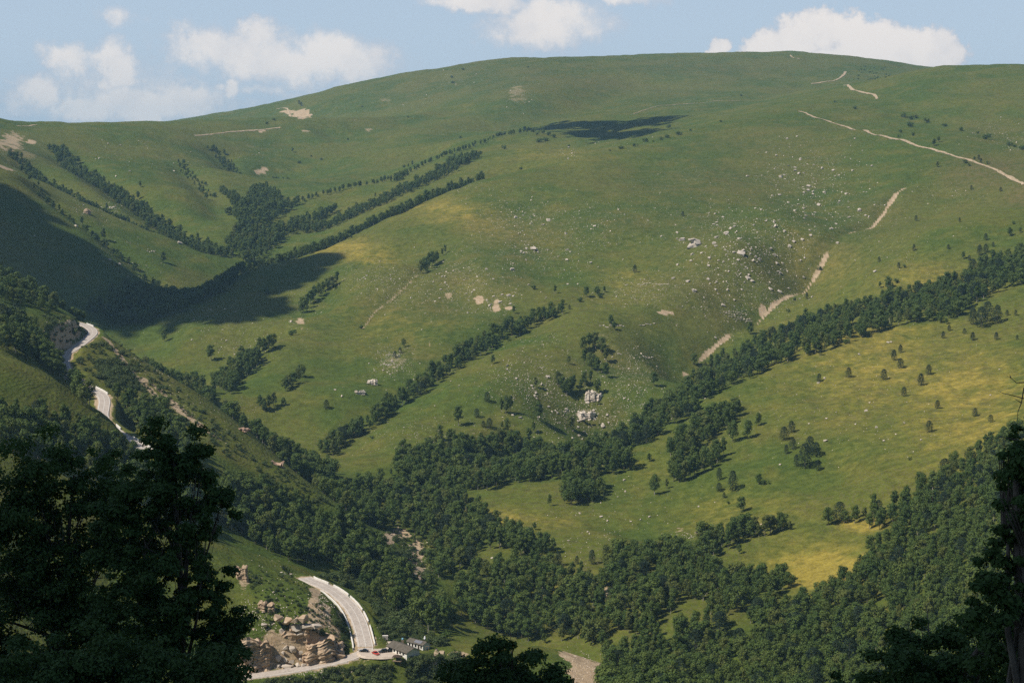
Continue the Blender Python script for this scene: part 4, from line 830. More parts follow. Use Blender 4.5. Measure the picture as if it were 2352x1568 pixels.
# trees standing alone or in small groves: kind, px, py of the foot, height in picture pixels, width factor
SINGLE = [('p',1568,497,11,1),('p',1458,626,17,1),('d',1275,674,20,.8),('d',1347,682,24,1),('d',1371,677,20,1.1),('d',1388,671,14,1),('b',1380,684,10,1),('b',1331,693,11,1),('p',1308,710,10,1),('d',1292,700,13,1),('d',1180,720,18,1),('b',1227,665,12,.8),('d',1403,745,22,1),('d',1411,757,19,1.1),('d',1723,767,28,1),
 ('d',1306,835,18,1),('d',1230,890,25,1),('d',1236,963,42,1.25),('d',1311,986,31,1.1),('d',1225,994,28,.8),('d',1215,1020,38,1),('d',1502,886,32,1),('d',1594,838,28,1),('d',1717,1007,43,1),('d',1741,978,31,1),('d',1683,1015,50,.9),('d',1662,1048,45,.7),('d',1491,1060,20,1),('d',1503,1136,48,1.15),('d',1531,1122,24,1),('d',1262,1161,27,.9),('p',1652,1102,28,.8),('p',1683,1126,45,.8),('p',1652,1128,20,1.1),('p',1663,1143,13,1),('b',1673,1157,8,.8),('d',1743,1112,25,1.2),('b',1757,1112,12,1),('d',1702,1175,36,1),
 ('p',1885,816,15,.9),('p',1881,877,19,1),('p',1949,866,22,1),('p',2068,810,18,1),('p',2053,828,24,1),('p',2068,845,22,1),('p',2030,871,23,1),('p',2133,860,22,1.1),('p',2115,885,27,1),('p',2076,910,21,1),('p',2153,938,19,1.1),('p',2239,956,19,1),('p',2134,992,26,1),('p',2275,970,18,1),('p',1818,993,26,1),('p',1801,1011,31,1),('p',1821,1031,24,1.1),('p',1806,1042,21,.9),('p',1849,1073,54,.95),('p',1860,1040,38,.9),('p',1874,1047,31,1.1),('p',1829,1070,26,.8),('p',1879,1080,24,1),('b',2090,1056,8,.8),
 ('p',2104,508,13,.9),('p',2204,511,11,.8),('b',2328,515,8,.8),('p',2264,552,16,.9),('p',2099,576,14,.9),('p',2178,572,11,1),('p',2019,602,12,.9),('p',2064,616,13,1),('b',2078,615,9,.7),('d',2319,542,20,1.1),('d',2343,535,13,1),('p',2250,587,24,.9),('p',2264,580,19,1),('p',2281,567,11,1),('d',2213,595,17,1.2),('p',2226,598,12,1),('d',2041,662,27,1),('d',2021,661,15,1),('b',2059,650,12,.8),('p',1853,687,15,.8),('b',1825,690,8,.7),('b',1810,717,9,.7),('b',1883,620,9,1),('p',2231,436,10,.9),('p',2298,440,10,1),('p',2166,777,16,1),('p',2234,782,19,1),('p',2288,780,17,1),('p',2336,780,11,1),('p',2313,725,13,1),('p',2333,725,13,.8),('p',2215,767,13,1),('p',2180,760,14,1),('p',2290,742,40,.9),('p',2254,752,46,.9),('p',2235,745,36,1),('p',2268,738,44,.9),
 ('b',2075,270,11,1),('b',2093,275,11,1),('b',2104,272,10,.9),('b',2128,282,12,.9),('b',2090,291,12,1),('b',2069,305,8,.8),('b',2096,312,9,.8),('b',2064,315,6,.8),('d',2145,335,16,1.2),('d',2156,326,13,1.1),('b',2171,291,8,1.5),('b',2206,300,9,1),('b',2246,307,6,1),('b',2266,320,13,1.3),('b',2318,335,11,1),('b',2349,345,12,1),('b',2330,338,7,1),('d',2153,384,13,1.1),('b',2238,366,7,.8),('p',2248,367,11,.9),('p',2253,375,11,.9),('b',2218,375,10,.9),('b',2269,377,8,.8),('b',2226,382,7,.7),('b',1963,251,8,1),('b',1918,236,5,1),
 ('b',1208,299,9,1),('b',1227,304,8,1),('b',1245,307,10,1),('b',1260,311,9,1),('b',1273,316,9,1),('b',1233,310,6,1),('b',1237,327,10,1.4),('b',1253,324,9,1.2),('b',1536,294,9,1),('b',1482,326,10,.9),('b',1426,342,7,1.8),('b',1458,337,8,1),('b',1501,326,4,1),('b',1518,321,7,1),('b',1531,317,9,1),('b',1558,310,9,1.3),('b',1586,301,5,1),('b',1656,281,6,1),('b',1401,347,4,1),('b',1702,221,5,1),('b',1213,156,4,1),('b',1306,337,5,1),('b',1196,389,6,1),
 ('d',1044,365,12,1.1),('d',1084,359,11,1.3),('d',1104,357,10,1.1),('b',1157,343,10,.9),('d',947,381,12,1),('d',938,385,9,1),('b',928,385,7,1),('b',1058,318,6,1),('d',672,350,11,1.1),('b',688,375,7,1),('b',737,367,5,1),('b',715,360,4,1),('p',687,240,9,1),('p',692,244,9,1),('b',612,285,6,1),('b',629,277,6,1),('b',1063,161,5,1),('b',1038,179,6,1),('b',1040,192,6,1),('b',937,270,4,1),('b',832,246,4,1),('b',799,322,5,1),('p',862,452,9,.8),('b',879,465,7,.8),('p',818,472,8,.8),('b',850,515,8,1),
 ('p',907,822,16,.9),('p',919,811,13,1.1),('d',927,797,20,1),('p',750,938,20,1),('d',652,930,18,1),('d',1132,836,22,.9),('p',1119,922,22,1),('d',1053,977,46,1.1),('p',1095,958,20,1),('p',1110,980,14,1),('p',1124,983,23,1),('d',1165,993,34,.8),('d',1153,985,18,.9),('d',1010,1011,36,1.1),('d',1035,1011,27,1.1),('b',853,1007,8,1),('p',838,997,13,1),('d',873,1110,36,1.1),('d',898,1091,16,.9),('d',1152,950,36,.7),('d',1162,950,42,.9),('d',1172,945,38,1),
 ('b',613,675,14,.8),('b',829,755,9,1),('b',672,770,14,1),('d',485,828,36,1.2),('d',378,785,30,.9),('d',375,602,24,.9),('d',237,552,28,1),('d',187,517,20,1),('d',322,430,14,1.1),('p',447,425,9,.8),('d',474,457,14,1),
 ('d',1270,1270,36,1.1),('d',1241,1252,32,.9),('d',1233,1278,20,.8),('p',1283,1300,33,.8),('p',1360,1295,33,.85),('d',1335,1315,28,1),('p',1325,1295,20,.8),('p',1258,1320,24,.8),('d',1228,1216,18,1),('d',1814,1217,22,.9),('d',1698,1272,24,.9),('p',1693,1258,12,.9),('d',1790,1220,45,.9),('d',1772,1220,38,.9),('d',1755,1222,36,.8),('d',1735,1224,40,1),
 # the two dark groves and small clumps on the middle slope
 ('d',966,628,30,.9),('d',976,624,34,1),('d',986,617,36,1),('d',994,610,32,1),('d',1003,604,28,1),('d',1015,588,18,.8),('d',1022,582,20,.7),('d',697,718,36,1),('d',706,708,34,.9),('d',714,697,30,1),('d',722,690,34,1),('d',733,681,30,1),('d',742,672,26,1),('d',752,666,26,1),('d',763,662,28,1.1),('d',774,652,28,1),
 ('d',655,898,32,.9),('d',664,892,32,1),('d',674,884,30,.9),('d',684,876,30,.9),('d',692,866,30,1),('d',597,940,34,1),('d',607,946,32,.9),('d',618,942,36,1),('d',628,934,34,.9),('d',596,808,34,1),('d',606,812,36,1),('d',618,806,38,1),('d',628,798,32,1),
 # the wooded cliff
 ('d',1340,806,34,1),('d',1354,800,36,1),('d',1368,802,40,1),('d',1382,812,38,1),('d',1392,832,34,.9),('d',1342,838,36,1),('d',1358,848,38,1.1),('d',1372,856,36,1),('d',1390,868,36,1),('d',1342,886,34,.9),('d',1356,880,30,1),('d',1372,908,38,1.1),('d',1334,900,30,.9),('d',1282,886,34,.9),('d',1292,900,36,.9),('d',1302,908,40,.9),('d',1312,902,38,.9),('d',1318,890,30,.8)]
SUMMIT = [(1965+rng.uniform(-8, 85), 153+rng.uniform(0, 32)) for _ in range(34)]
KINDWORD = {'d': ('leafy tree', 'broad-leaved trees standing singly or in small groves'), 'p': ('dark pine', 'small pines dotted over the slopes'), 'b': ('bush', 'bushes dotted over the hills')}
n_single_d = 0
PLANTED = []
for kind, px, py, h, wide in SINGLE:
    P = at(px, py)[0]
    if not np.isfinite(P[0]): continue
    H = h*P[1]/FPX*1.06; w, grp = KINDWORD[kind]
    if kind == 'd' and H < 3.5: H = 3.5
    size = ('tall' if h > 36 else 'medium' if h > 22 else 'small' if h > 12 else 'tiny') if kind != 'b' else ('low' if wide > 1.1 else 'small' if h > 9 else 'tiny')
    shape = {True: 'broad', False: 'slender'}[wide > 1.05] if abs(wide-1) > .06 else 'rounded' if kind != 'p' else 'pointed'
    lab, grp = unique_label(f'{size} {shape} {w}', px, py, grp)
    plant(kind, P, H, lab, grp, wide); PLANTED.append((P[0], P[1], H*.25)); n_single_d += kind == 'd'
for px, py in SUMMIT:
    P = at(px, py)[0]
    if np.isfinite(P[0]): plant('b', P, rng.uniform(2.2, 3.6), 'tiny dark bush scattered over the saddle below the far summit track', 'bushes on the far saddle', 1.3)

# ------------------------------------------------------------------ woods and belts of trees
# image polygons of the ground they stand on: name, polygon, spacing m, height m, share of pines
WOODS = [('the long forest belt across the upper slope', [(2352,575),(2280,602),(2200,645),(2110,668),(2040,690),(1950,712),(1850,742),(1740,790),(1650,830),(1570,895),(1500,930),(1450,992),(1390,1020),(1400,1042),(1480,1022),(1530,987),(1600,945),(1640,906),(1700,882),(1760,852),(1830,826),(1930,796),(2000,770),(2080,742),(2180,745),(2250,695),(2300,668),(2352,655)], 6.2, 14.5, .08),
 ('the wood under the wooded cliff', [(905,1075),(925,1050),(1000,1040),(1070,1025),(1160,1020),(1220,1030),(1300,1050),(1400,1030),(1460,1082),(1390,1092),(1300,1098),(1230,1108),(1160,1108),(1120,1130),(1080,1125),(1000,1125),(935,1138)], 6.6, 15.5, .04),
 ('the round grove at the end of the belt', [(1295,1158),(1300,1130),(1340,1118),(1380,1120),(1388,1140),(1360,1155),(1320,1160)], 6.4, 16, .0),
 ('the oblong grove below the belt', [(1525,1045),(1560,1010),(1620,975),(1690,940),(1700,965),(1660,990),(1610,1025),(1560,1060)], 6.4, 15, .0),
 ('the grove standing alone on the lower meadow', [(1545,1110),(1548,1080),(1590,1070),(1640,1050),(1652,1062),(1600,1095),(1560,1112)], 6.2, 16, .0),
 ('the middle row of trees', [(1292,716),(1260,722),(1180,752),(1100,785),(1030,830),(970,880),(900,925),(850,965),(790,1000),(730,1040),(760,1052),(800,1014),(850,988),(905,944),(965,908),(1015,872),(1065,842),(1130,804),(1190,772),(1235,747),(1292,724)], 6.4, 14.5, .03),
 ('the trees in the fold above the valley', [(490,890),(520,860),(560,830),(600,815),(596,840),(560,870),(530,905)], 6.5, 15, .0),
 ('the valley wood beyond the stream', [(880,1130),(960,1120),(1040,1130),(1085,1165),(1110,1200),(1165,1225),(1200,1245),(1250,1262),(1290,1272),(1240,1290),(1165,1262),(1105,1262),(1080,1300),(1010,1330),(985,1300),(1000,1270),(960,1240),(900,1215)], 6.4, 14.5, .05),
 ('the wood along the stream bank', [(840,1190),(880,1170),(900,1150),(860,1120),(790,1120),(760,1100),(730,1110),(800,1180)], 7, 14, .0),
 ('the dense wood at the foot of the valley', [(1050,1345),(1100,1320),(1180,1310),(1250,1300),(1310,1330),(1370,1340),(1400,1320),(1380,1300),(1420,1280),(1480,1280),(1560,1262),(1620,1300),(1670,1340),(1800,1322),(1815,1345),(1780,1380),(1720,1400),(1640,1420),(1560,1400),(1500,1430),(1500,1470),(1420,1500),(1300,1470),(1240,1480),(1120,1450),(1060,1420)], 6.2, 14, .03),
 ('the lower wood on the near slope', [(1380,1500),(1440,1470),(1540,1480),(1570,1440),(1640,1440),(1720,1430),(1760,1400),(1830,1410),(1890,1440),(2000,1430),(2000,1620),(1380,1640)], 6.6, 13.5, .08),
 ('the thick wood filling the lower slope', [(1830,1400),(1890,1365),(1960,1320),(1985,1285),(2045,1225),(2060,1195),(2010,1222),(1985,1205),(1900,1215),(1890,1205),(1990,1185),(2100,1140),(2200,1070),(2290,1010),(2360,985),(2420,1100),(2420,1640),(1980,1640),(1900,1500)], 5.9, 12.5, .03),
 ('the strip of trees along the meadow edge', [(1600,1270),(1610,1240),(1680,1228),(1730,1222),(1800,1212),(1795,1225),(1720,1240),(1690,1258),(1640,1280)], 6.4, 14, .0),
 ('the wood on the bank above the stream', [(510,1130),(560,1125),(620,1130),(690,1165),(760,1195),(830,1215),(880,1270),(930,1320),(1000,1380),(1040,1440),(1020,1475),(960,1440),(900,1410),(850,1370),(760,1300),(700,1296),(640,1280),(560,1235),(510,1210)], 6.4, 14, .02),
 ('the trees on the slope between the road bends', [(0,740),(60,745),(110,790),(160,830),(200,870),(215,930),(190,930),(150,880),(90,840),(0,800)], 6.2, 14, .02),
 ('the small trees on the grassy shoulder', [(0,660),(40,668),(90,690),(140,720),(120,725),(60,700),(0,690)], 6.5, 11, .02),
 ('the trees beside the middle road bends', [(250,920),(300,915),(350,935),(420,1000),(460,1060),(420,1080),(360,1020),(300,975),(262,950)], 6.8, 13, .02),
 ('the trees below the middle road bends', [(0,960),(60,955),(140,975),(220,990),(260,1020),(330,1060),(420,1110),(480,1180),(440,1220),(300,1150),(100,1060),(0,1030)], 6.0, 13, .02),
 ('the far valley wood', [(520,565),(545,530),(540,490),(570,475),(600,455),(640,450),(650,470),(690,470),(640,500),(600,530),(660,525),(700,505),(775,485),(760,496),(700,530),(650,550),(600,600),(560,600)], 8., 15, .0),
 ('the far ravine trees', [(575,440),(612,432),(625,450),(600,465),(565,470),(520,445),(505,440),(540,480),(520,495),(560,500)], 8., 13, .0)]
# lines of trees: name, points (px, py, D), half width m, spacing, height
LINES = [('the belt behind the smooth ridge', [(280,752,1800),(340,725,1850),(420,690,1930),(540,625,2050),(640,595,2110),(700,580,2140),(780,550,2190),(850,518,2230),(930,483,2290),(1000,450,2350),(1060,425,2410)], 30, 6.0, 15),
 ('the bushes along the smooth ridge', [(1060,425,2400),(1090,413,2400),(1120,404,2440)], 8, 8., 7),
 ('the second belt behind the smooth ridge', [(700,535,2360),(780,500,2400),(850,470,2450),(930,438,2520),(1010,414,2600),(1080,398,2700)], 16, 6.5, 13),
 ('the tree line on the far rising ridge', [(690,462,2560),(760,442,2620),(830,425,2680),(900,404,2760),(960,385,2820),(1050,352,2920),(1150,322,3040),(1220,305,3120)], 6, 8.5, 9),
 ('the short tree line climbing to the far ridge', [(915,430,2640),(922,410,2700),(925,392,2760)], 8, 7., 11),
 ('the dark tree line in the upper far gully', [(130,342,2820),(180,375,2700),(250,420,2560),(330,465,2440),(400,508,2340),(470,550,2270),(525,590,2200)], 12, 6.5, 14),
 ('the dark tree line in the lower far gully', [(32,352,2560),(90,385,2500),(150,412,2440),(220,445,2390),(300,485,2340),(370,520,2280),(430,545,2240)], 11, 6.5, 12),
 ('the sparse trees on the edge of the shaded slope', [(70,440,2180),(120,480,2150),(180,525,2110),(240,570,2080),(290,608,2060),(340,640,2030),(375,662,2010)], 9, 10., 11),
 ('the line of trees by the far ravine', [(490,322,3150),(520,345,3080),(545,362,3000),(575,385,2920)], 10, 7.5, 10),
 ('the thin line of trees on the far face', [(415,378,2900),(440,395,2800),(470,415,2700),(490,430,2640)], 7, 11, 9),
 ('the small row above the ravine', [(620,380,2950),(645,365,3000),(662,352,3040)], 6, 8, 9),
 ('the dark valley trees beyond the grassy spur', [(265,765,1640),(320,800,1560),(380,845,1480),(440,895,1400),(500,935,1350),(560,970,1320),(620,1010,1290),(680,1050,1250),(740,1095,1220),(800,1140,1190),(850,1175,1160)], 24, 6.2, 15.5),
 ('the tree tops over the shaded slope', [(-20,640,1420),(40,655,1405),(90,680,1390),(140,712,1370)], 14, 6., 15),
 ('the trees beyond the highest road bend', [(190,735,1400),(240,745,1420),(290,770,1400)], 12, 6.5, 9)]
LONE_BUSH_FIELDS = [(520,1450,0,0,0)]
CLEAR = [(1340,1535,62,52),(905,1243,46,26),(960,1312,30,42),(1425,1480,42,30),(1590,1404,40,24),(1695,1458,42,34),(1270,1462,22,16),(1392,1382,8,30),(2020,1398,24,22),(1570,1226,40,14)]
def cleared(px, py): return any(((px-a)/b)**2+((py-c)/d)**2 < 1 for a, c, b, d in CLEAR)
CAND = []     # x, y, z, H, kind, wood name, u
class Hash:
    def __init__(s, cell): s.c = cell; s.d = {}
    def ok(s, x, y, r):
        cx, cy = int(x//s.c), int(y//s.c); k = int(r//s.c)+1
        for i in range(cx-k, cx+k+1):
            for j in range(cy-k, cy+k+1):
                for (a, b) in s.d.get((i, j), ()):
                    if (a-x)**2+(b-y)**2 < r*r: return False
        return True
    def add(s, x, y): s.d.setdefault((int(x//s.c), int(y//s.c)), []).append((x, y))
HS = Hash(7.)
for x, y, r in PLANTED: HS.add(x, y)
def near_road(x, y, lim):
    return min(float(((ROAD_LOW[:, 0]-x)**2+(ROAD_LOW[:, 1]-y)**2).min()), float(((ROAD_UP[:, 0]-x)**2+(ROAD_UP[:, 1]-y)**2).min())) < lim*lim
def inside(poly, X, Y):
    c = np.zeros(len(X), bool); n = len(poly)
    for i in range(n):
        x0, y0 = poly[i]; x1, y1 = poly[(i+1) % n]
        if y0 == y1: continue
        c ^= ((y0 > Y) != (y1 > Y)) & (X < (x1-x0)*(Y-y0)/(y1-y0)+x0)
    return c
for name, poly, sp, H0, pine in WOODS:
    a = np.array(poly, float); lo, hi = a.min(0), a.max(0); area = (hi-lo).prod(); n = int(min(12000, area*.22+600))
    X = rng.uniform(lo[0], hi[0], n); Y = rng.uniform(lo[1], hi[1], n); m = inside(poly, X, Y); X, Y = X[m], Y[m]; P = at(X, Y); ok = np.isfinite(P[:, 0])
    for p, px, py in zip(P[ok], X[ok], Y[ok]):
        s = sp*rng.uniform(.68, 1.35)*(1 if rng.random() > .04 else 1.6)
        if cleared(px, py) or not HS.ok(p[0], p[1], s) or near_road(p[0], p[1], 9 if p[1] < 900 else 28 if 1200 < p[1] < 1345 else 12): continue
        HS.add(p[0], p[1]); q = rng.random(); H = H0*(.55+.62*rng.beta(2., 1.7)) if q > .14 else H0*rng.uniform(.3, .5)
        CAND.append((p[0], p[1], p[2], H, 'p' if rng.random() < pine else 'd', name, (px-lo[0])/(hi[0]-lo[0]+1)))
for name, pts_, hw, sp, H0 in LINES:
    L = np.array([pt(*q) for q in pts_])[:, :2]; seg = np.linalg.norm(np.diff(L, axis=0), axis=1); tot = seg.sum(); cum = np.concatenate([[0], np.cumsum(seg)])
    for _ in range(int(tot*hw*2/(sp*sp)*7)):
        u = rng.uniform(0, tot); k = min(np.searchsorted(cum, u)-1, len(seg)-1) if u > 0 else 0; k = max(k, 0); t = (u-cum[k])/seg[k]; d = (L[k+1]-L[k])/seg[k]
        x, y = L[k]+(L[k+1]-L[k])*t+np.array([-d[1], d[0]])*rng.normal(0, .5)*hw
        if not HS.ok(x, y, sp*rng.uniform(.75, 1.3)) or near_road(x, y, 9): continue
        HS.add(x, y); CAND.append((x, y, float(ground(x, y)), H0*(.55+.55*rng.beta(2, 1.6)), 'd', name, u/tot))
C_ = np.array([c[:4] for c in CAND])
vis_top = seen(C_[:, :3], 0) | seen(C_[:, :3]+np.stack([0*C_[:, 3], 0*C_[:, 3], C_[:, 3]*.7], -1), 0)
CAND = [c for c, v in zip(CAND, vis_top) if v]
# the nearest and largest stand as trees of their own, the rest are one wood
def hidden_by_near(px, py): return (px < 590 and py > 1090+max(0, (px-300))*.2) or px > 2230 or (py > 1470 and px < 1330) or py > 1560
order = []
for k, c in enumerate(CAND):
    px, py, dep = proj(np.array(c[:3])+np.array([0, 0, c[3]*.5])); size = c[3]*FPX/dep
    order.append((-size if not hidden_by_near(float(px), float(py)) and c[4] == 'd' else 1e3, k, float(px), float(py)))
order.sort(); N_OWN = max(0, 296-n_single_d); own = set()
for s, k, px, py in order[:N_OWN]:
    if s > 0: break
    c = CAND[k]; own.add(k); hh = 'tall' if c[3] > 13.2 else 'middling' if c[3] > 10.5 else 'low'; wd_ = rng.uniform(.85, 1.2); hh += ' slender' if wd_ < .95 else ' broad' if wd_ > 1.08 else ' rounded'
    pos = ('at the lower end of', 'in the middle of', 'at the upper end of')[min(2, int(c[6]*3))] if 'belt' in c[5] or 'row' in c[5] else ('at the western edge of', 'inside', 'at the eastern edge of')[min(2, int(c[6]*3))]
    pos = pos.replace('western', 'left').replace('eastern', 'right')
    lab, grp = unique_label(f'{hh} leafy tree', px, py, 'leafy trees of '+c[5])
    plant('d', c[:3], c[3], lab, grp, wd_)
rest = [c for k, c in enumerate(CAND) if k not in own]
n = len(rest); kinds = np.array([c[4] == 'p' for c in rest]); base = np.array([c[3] for c in rest])
idx_ = np.where(kinds, 10+rng.integers(0, 3, n), rng.integers(0, 10, n)); small = (base < 5) & ~kinds; idx_ = np.where(small, 13+rng.integers(0, 3, n), idx_)
href = np.where(idx_ < 10, np.array([b[0] for b in BT])[np.minimum(idx_, 9)], np.where(idx_ < 13, 9., 3.)); sc_ = base/href; wd = rng.uniform(.78, 1.3, n)
instancer('forest', KIT_WOOD, [(c[0], c[1], c[2]-.1) for c in rest], [(rng.normal(0, .03), rng.normal(0, .03), rng.uniform(0, 6.28)) for _ in rest], np.stack([sc_*wd, sc_*wd, sc_], -1), idx_, 'broad-leaved forest filling the valley, the gullies and the lower slopes')
# low scrub on the left-hand slopes and banks
SCRUB = [([(160,820),(260,770),(330,830),(420,900),(520,990),(600,1060),(520,1050),(400,960),(300,900),(230,880)], 420, 1.6),([(200,820),(280,830),(330,900),(250,890)], 200, 2.),([(560,1300),(700,1330),(760,1420),(790,1490),(700,1440),(600,1440)], 260, .8),([(760,1420),(800,1400),(815,1480),(780,1500)], 45, 1.2),([(600,1560),(840,1525),(900,1535),(900,1580),(600,1600)], 420, 1.3),([(860,1360),(960,1440),(1040,1480),(980,1490),(900,1480),(870,1420)], 420, 1.3),([(720,1325),(800,1350),(860,1400),(880,1470),(1000,1440),(900,1380),(800,1310)], 260, 2.2),([(880,1215),(960,1230),(1010,1300),(1000,1350),(930,1310)], 150, 1.7),([(1390,1480),(1440,1500),(1440,1568),(1400,1568)], 60, 1.4),([(560,1030),(640,1070),(760,1150),(720,1180),(600,1100)], 120, 1.3),([(100,720),(200,730),(200,800),(120,790)], 90, 1.5),([(930,1520),(1050,1500),(1100,1568),(930,1568)], 200, 1.6)]
SP = []
for poly, n, hh in SCRUB:
    a = np.array(poly, float); X = rng.uniform(a[:, 0].min(), a[:, 0].max(), n*3); Y = rng.uniform(a[:, 1].min(), a[:, 1].max(), n*3); m = inside(poly, X, Y); P = at(X[m], Y[m])
    for p in P[:n]:
        if np.isfinite(p[0]) and not near_road(p[0], p[1], 8.) and not any(((p[0]-c[0])/rx)**2+((p[1]-c[1])/ry)**2 < 1 for c, rx, ry, z in PADS): SP.append((*p, hh*(.5+rng.gamma(2.2, .32))))
n = len(SP); s_ = np.array([p[3] for p in SP])/3.
instancer('undergrowth', KIT_SCRUB, [p[:3] for p in SP], [(0, 0, rng.uniform(0, 6.28)) for _ in SP], np.stack([s_*rng.uniform(.9, 1.5, n), s_*rng.uniform(.9, 1.5, n), s_], -1), rng.integers(0, 4, n), 'low scrub and weeds on the banks and road-side slopes')
print('trees: single d', n_single_d, 'own', len(own), 'forest', len(rest), 'stones', len(pts_rest), 'scrub', len(SP))
# ------------------------------------------------------------------ buildings by the road
M_PLASTER = noise_mat('white_plaster', (.78, .75, .70), (.66, .63, .57), .8)
M_ROOF = noise_mat('dark_roofing', (.085, .075, .06), (.12, .105, .085), .7, c=(.15, .13, .10), scale2=3.)
M_DARKWOOD = noise_mat('dark_timber', (.07, .05, .035), (.045, .033, .024), 2.)
M_WOOD = noise_mat('weathered_timber', (.26, .20, .13), (.18, .135, .09), 2.)
M_PALEMETAL = noise_mat('pale_sheet_metal', (.62, .57, .52), (.52, .48, .43), 1.)
M_BLUE = noise_mat('blue_plastic', (.03, .22, .60), (.04, .27, .66), 2., rough=.5, spec=.4)
M_PALEBLUE = noise_mat('pale_blue_plastic', (.20, .45, .62), (.25, .50, .66), 2., rough=.5, spec=.4)
M_WHITE = noise_mat('white_enamel', (.82, .82, .82), (.74, .74, .74), 2., rough=.4, spec=.4)
M_PANEL = noise_mat('solar_cells', (.16, .16, .18), (.21, .21, .23), 2., rough=.3, spec=.5)
def simple(name, rgb, rough=.5, spec=.4, metal=0.):
    m, nt, p = mat_new(name); n = N(nt, 'ShaderNodeTexNoise', ins={'Scale': 3.}); c = mixcol(nt, n.outputs[0], tuple(.9*v for v in rgb), tuple(min(1, 1.1*v) for v in rgb)); nt.links.new(c, p.inputs['Base Color'])
    p.inputs['Roughness'].default_value = rough; p.inputs['Specular IOR Level'].default_value = spec; p.inputs['Metallic'].default_value = metal; return m
M_GLASS = simple('dark_glass', (.015, .018, .02), .08, .5)
M_BLACKPAINT = simple('black_car_paint', (.012, .013, .016), .22, .6)
M_REDPAINT = simple('red_car_paint', (.50, .045, .025), .28, .5)
M_TYRE = simple('tyre_rubber', (.02, .02, .02), .9, .1)
M_RIM = simple('wheel_rim', (.45, .45, .46), .35, .5, .8)
M_LAMP = simple('headlamp_glass', (.75, .75, .72), .1, .6)
M_TAIL = simple('tail_lamp', (.35, .02, .02), .2, .5)
def house(px, py, D, z, rz, Lx, Wy, wall, rise, over, label, openings, panel=False):
    p = pt(px, py, D); e = empty('low_house', (p[0], p[1], z), rz); tag(e, label, 'house')
    w = MB(); w.prism([(-Wy/2, -1.), (Wy/2, -1.), (Wy/2, wall), (0, wall+rise-.12), (-Wy/2, wall)], -Lx/2, Lx/2)
    w.v = [(y, x, zz) for x, y, zz in w.v]; w.build('wall', M_PLASTER, e)
    r = MB(); o = over; s = rise/(Wy/2); ze = wall-s*o+.05
    for sg in (-1, 1):
        a = [(-Lx/2-o, sg*(Wy/2+o), ze), (Lx/2+o, sg*(Wy/2+o), ze), (Lx/2+o, 0, wall+rise+.05), (-Lx/2-o, 0, wall+rise+.05)]
        b = [(x, y, zz+.14) for x, y, zz in a]; r.add(a+b, [(3, 2, 1, 0), (4, 5, 6, 7), (0, 1, 5, 4), (1, 2, 6, 5), (2, 3, 7, 6), (3, 0, 4, 7)] if sg < 0 else [(0, 1, 2, 3), (7, 6, 5, 4), (4, 5, 1, 0), (5, 6, 2, 1), (6, 7, 3, 2), (7, 4, 0, 3)])
    rf = r.build('roof', M_ROOF, e)
    rc = MB(); rc.box((0, 0, wall+rise+.2), (Lx+2*o, .3, .1)); rc.build('ridge_cap', M_ROOF, rf)
    for x, wd, z0, h, nm in openings:
        b = MB(); b.box((x, -Wy/2-.01, z0+h/2), (wd, .06, h)); q = b.build(nm, M_DARKWOOD if nm == 'door' else M_GLASS, e)
        f = MB(); t = .08
        for cx, cz, dx, dz in ((x-wd/2, z0+h/2, t, h+t), (x+wd/2, z0+h/2, t, h+t), (x, z0+h, wd, t), (x, z0, wd, t)): f.box((cx, -Wy/2-.03, cz), (dx, .10, dz))
        f.build('frame', M_DARKWOOD, q)
    if panel:
        b = MB(); zz = lambda y: wall+rise+.2+s*y
        y0, y1 = -Wy/2+.1, -.5
        for k in range(4):
            x0 = -1.+k*1.15; a = [(x0, y0, zz(y0)+.08), (x0+1.1, y0, zz(y0)+.08), (x0+1.1, y1, zz(y1)+.08), (x0, y1, zz(y1)+.08)]; c = [(X, Y, Z+.05) for X, Y, Z in a]
            q = MB(); q.add(a+c, [(3, 2, 1, 0), (4, 5, 6, 7), (0, 1, 5, 4), (1, 2, 6, 5), (2, 3, 7, 6), (3, 0, 4, 7)]); q.build('solar_panel', M_PANEL, rf)
    return e
house(927, 1501, 796, -243.75, math.radians(-50), 15.5, 7.6, 2.7, 1.5, .7, 'long low white house under a broad dark roof beside the parked cars', [(-6.2, 1.1, .1, 2.0, 'door'), (-4.4, 1.3, .9, 1.1, 'window'), (-2.4, 1.3, .9, 1.1, 'window'), (.2, 1.1, .1, 2.0, 'door'), (2.4, 1.3, .9, 1.1, 'window'), (5., 1.3, .9, 1.1, 'window')])
house(961, 1497, 807, -244.2, math.radians(-40), 10.5, 4.8, 2.6, 1.0, .5, 'small white house behind the long roof, solar panels on its own roof', [(-3.6, 1., .8, 1.2, 'window'), (-1.6, 1., .1, 2., 'door'), (.4, 1.1, .8, 1.2, 'window'), (2.4, 1., .1, 2., 'door'), (4.1, .9, .8, 1.2, 'window')], True)
def on_pad(px, py, D, z=None):
    p = pt(px, py, D); p = p.copy(); p[2] = float(ground(p[0], p[1])) if z is None else z; return p
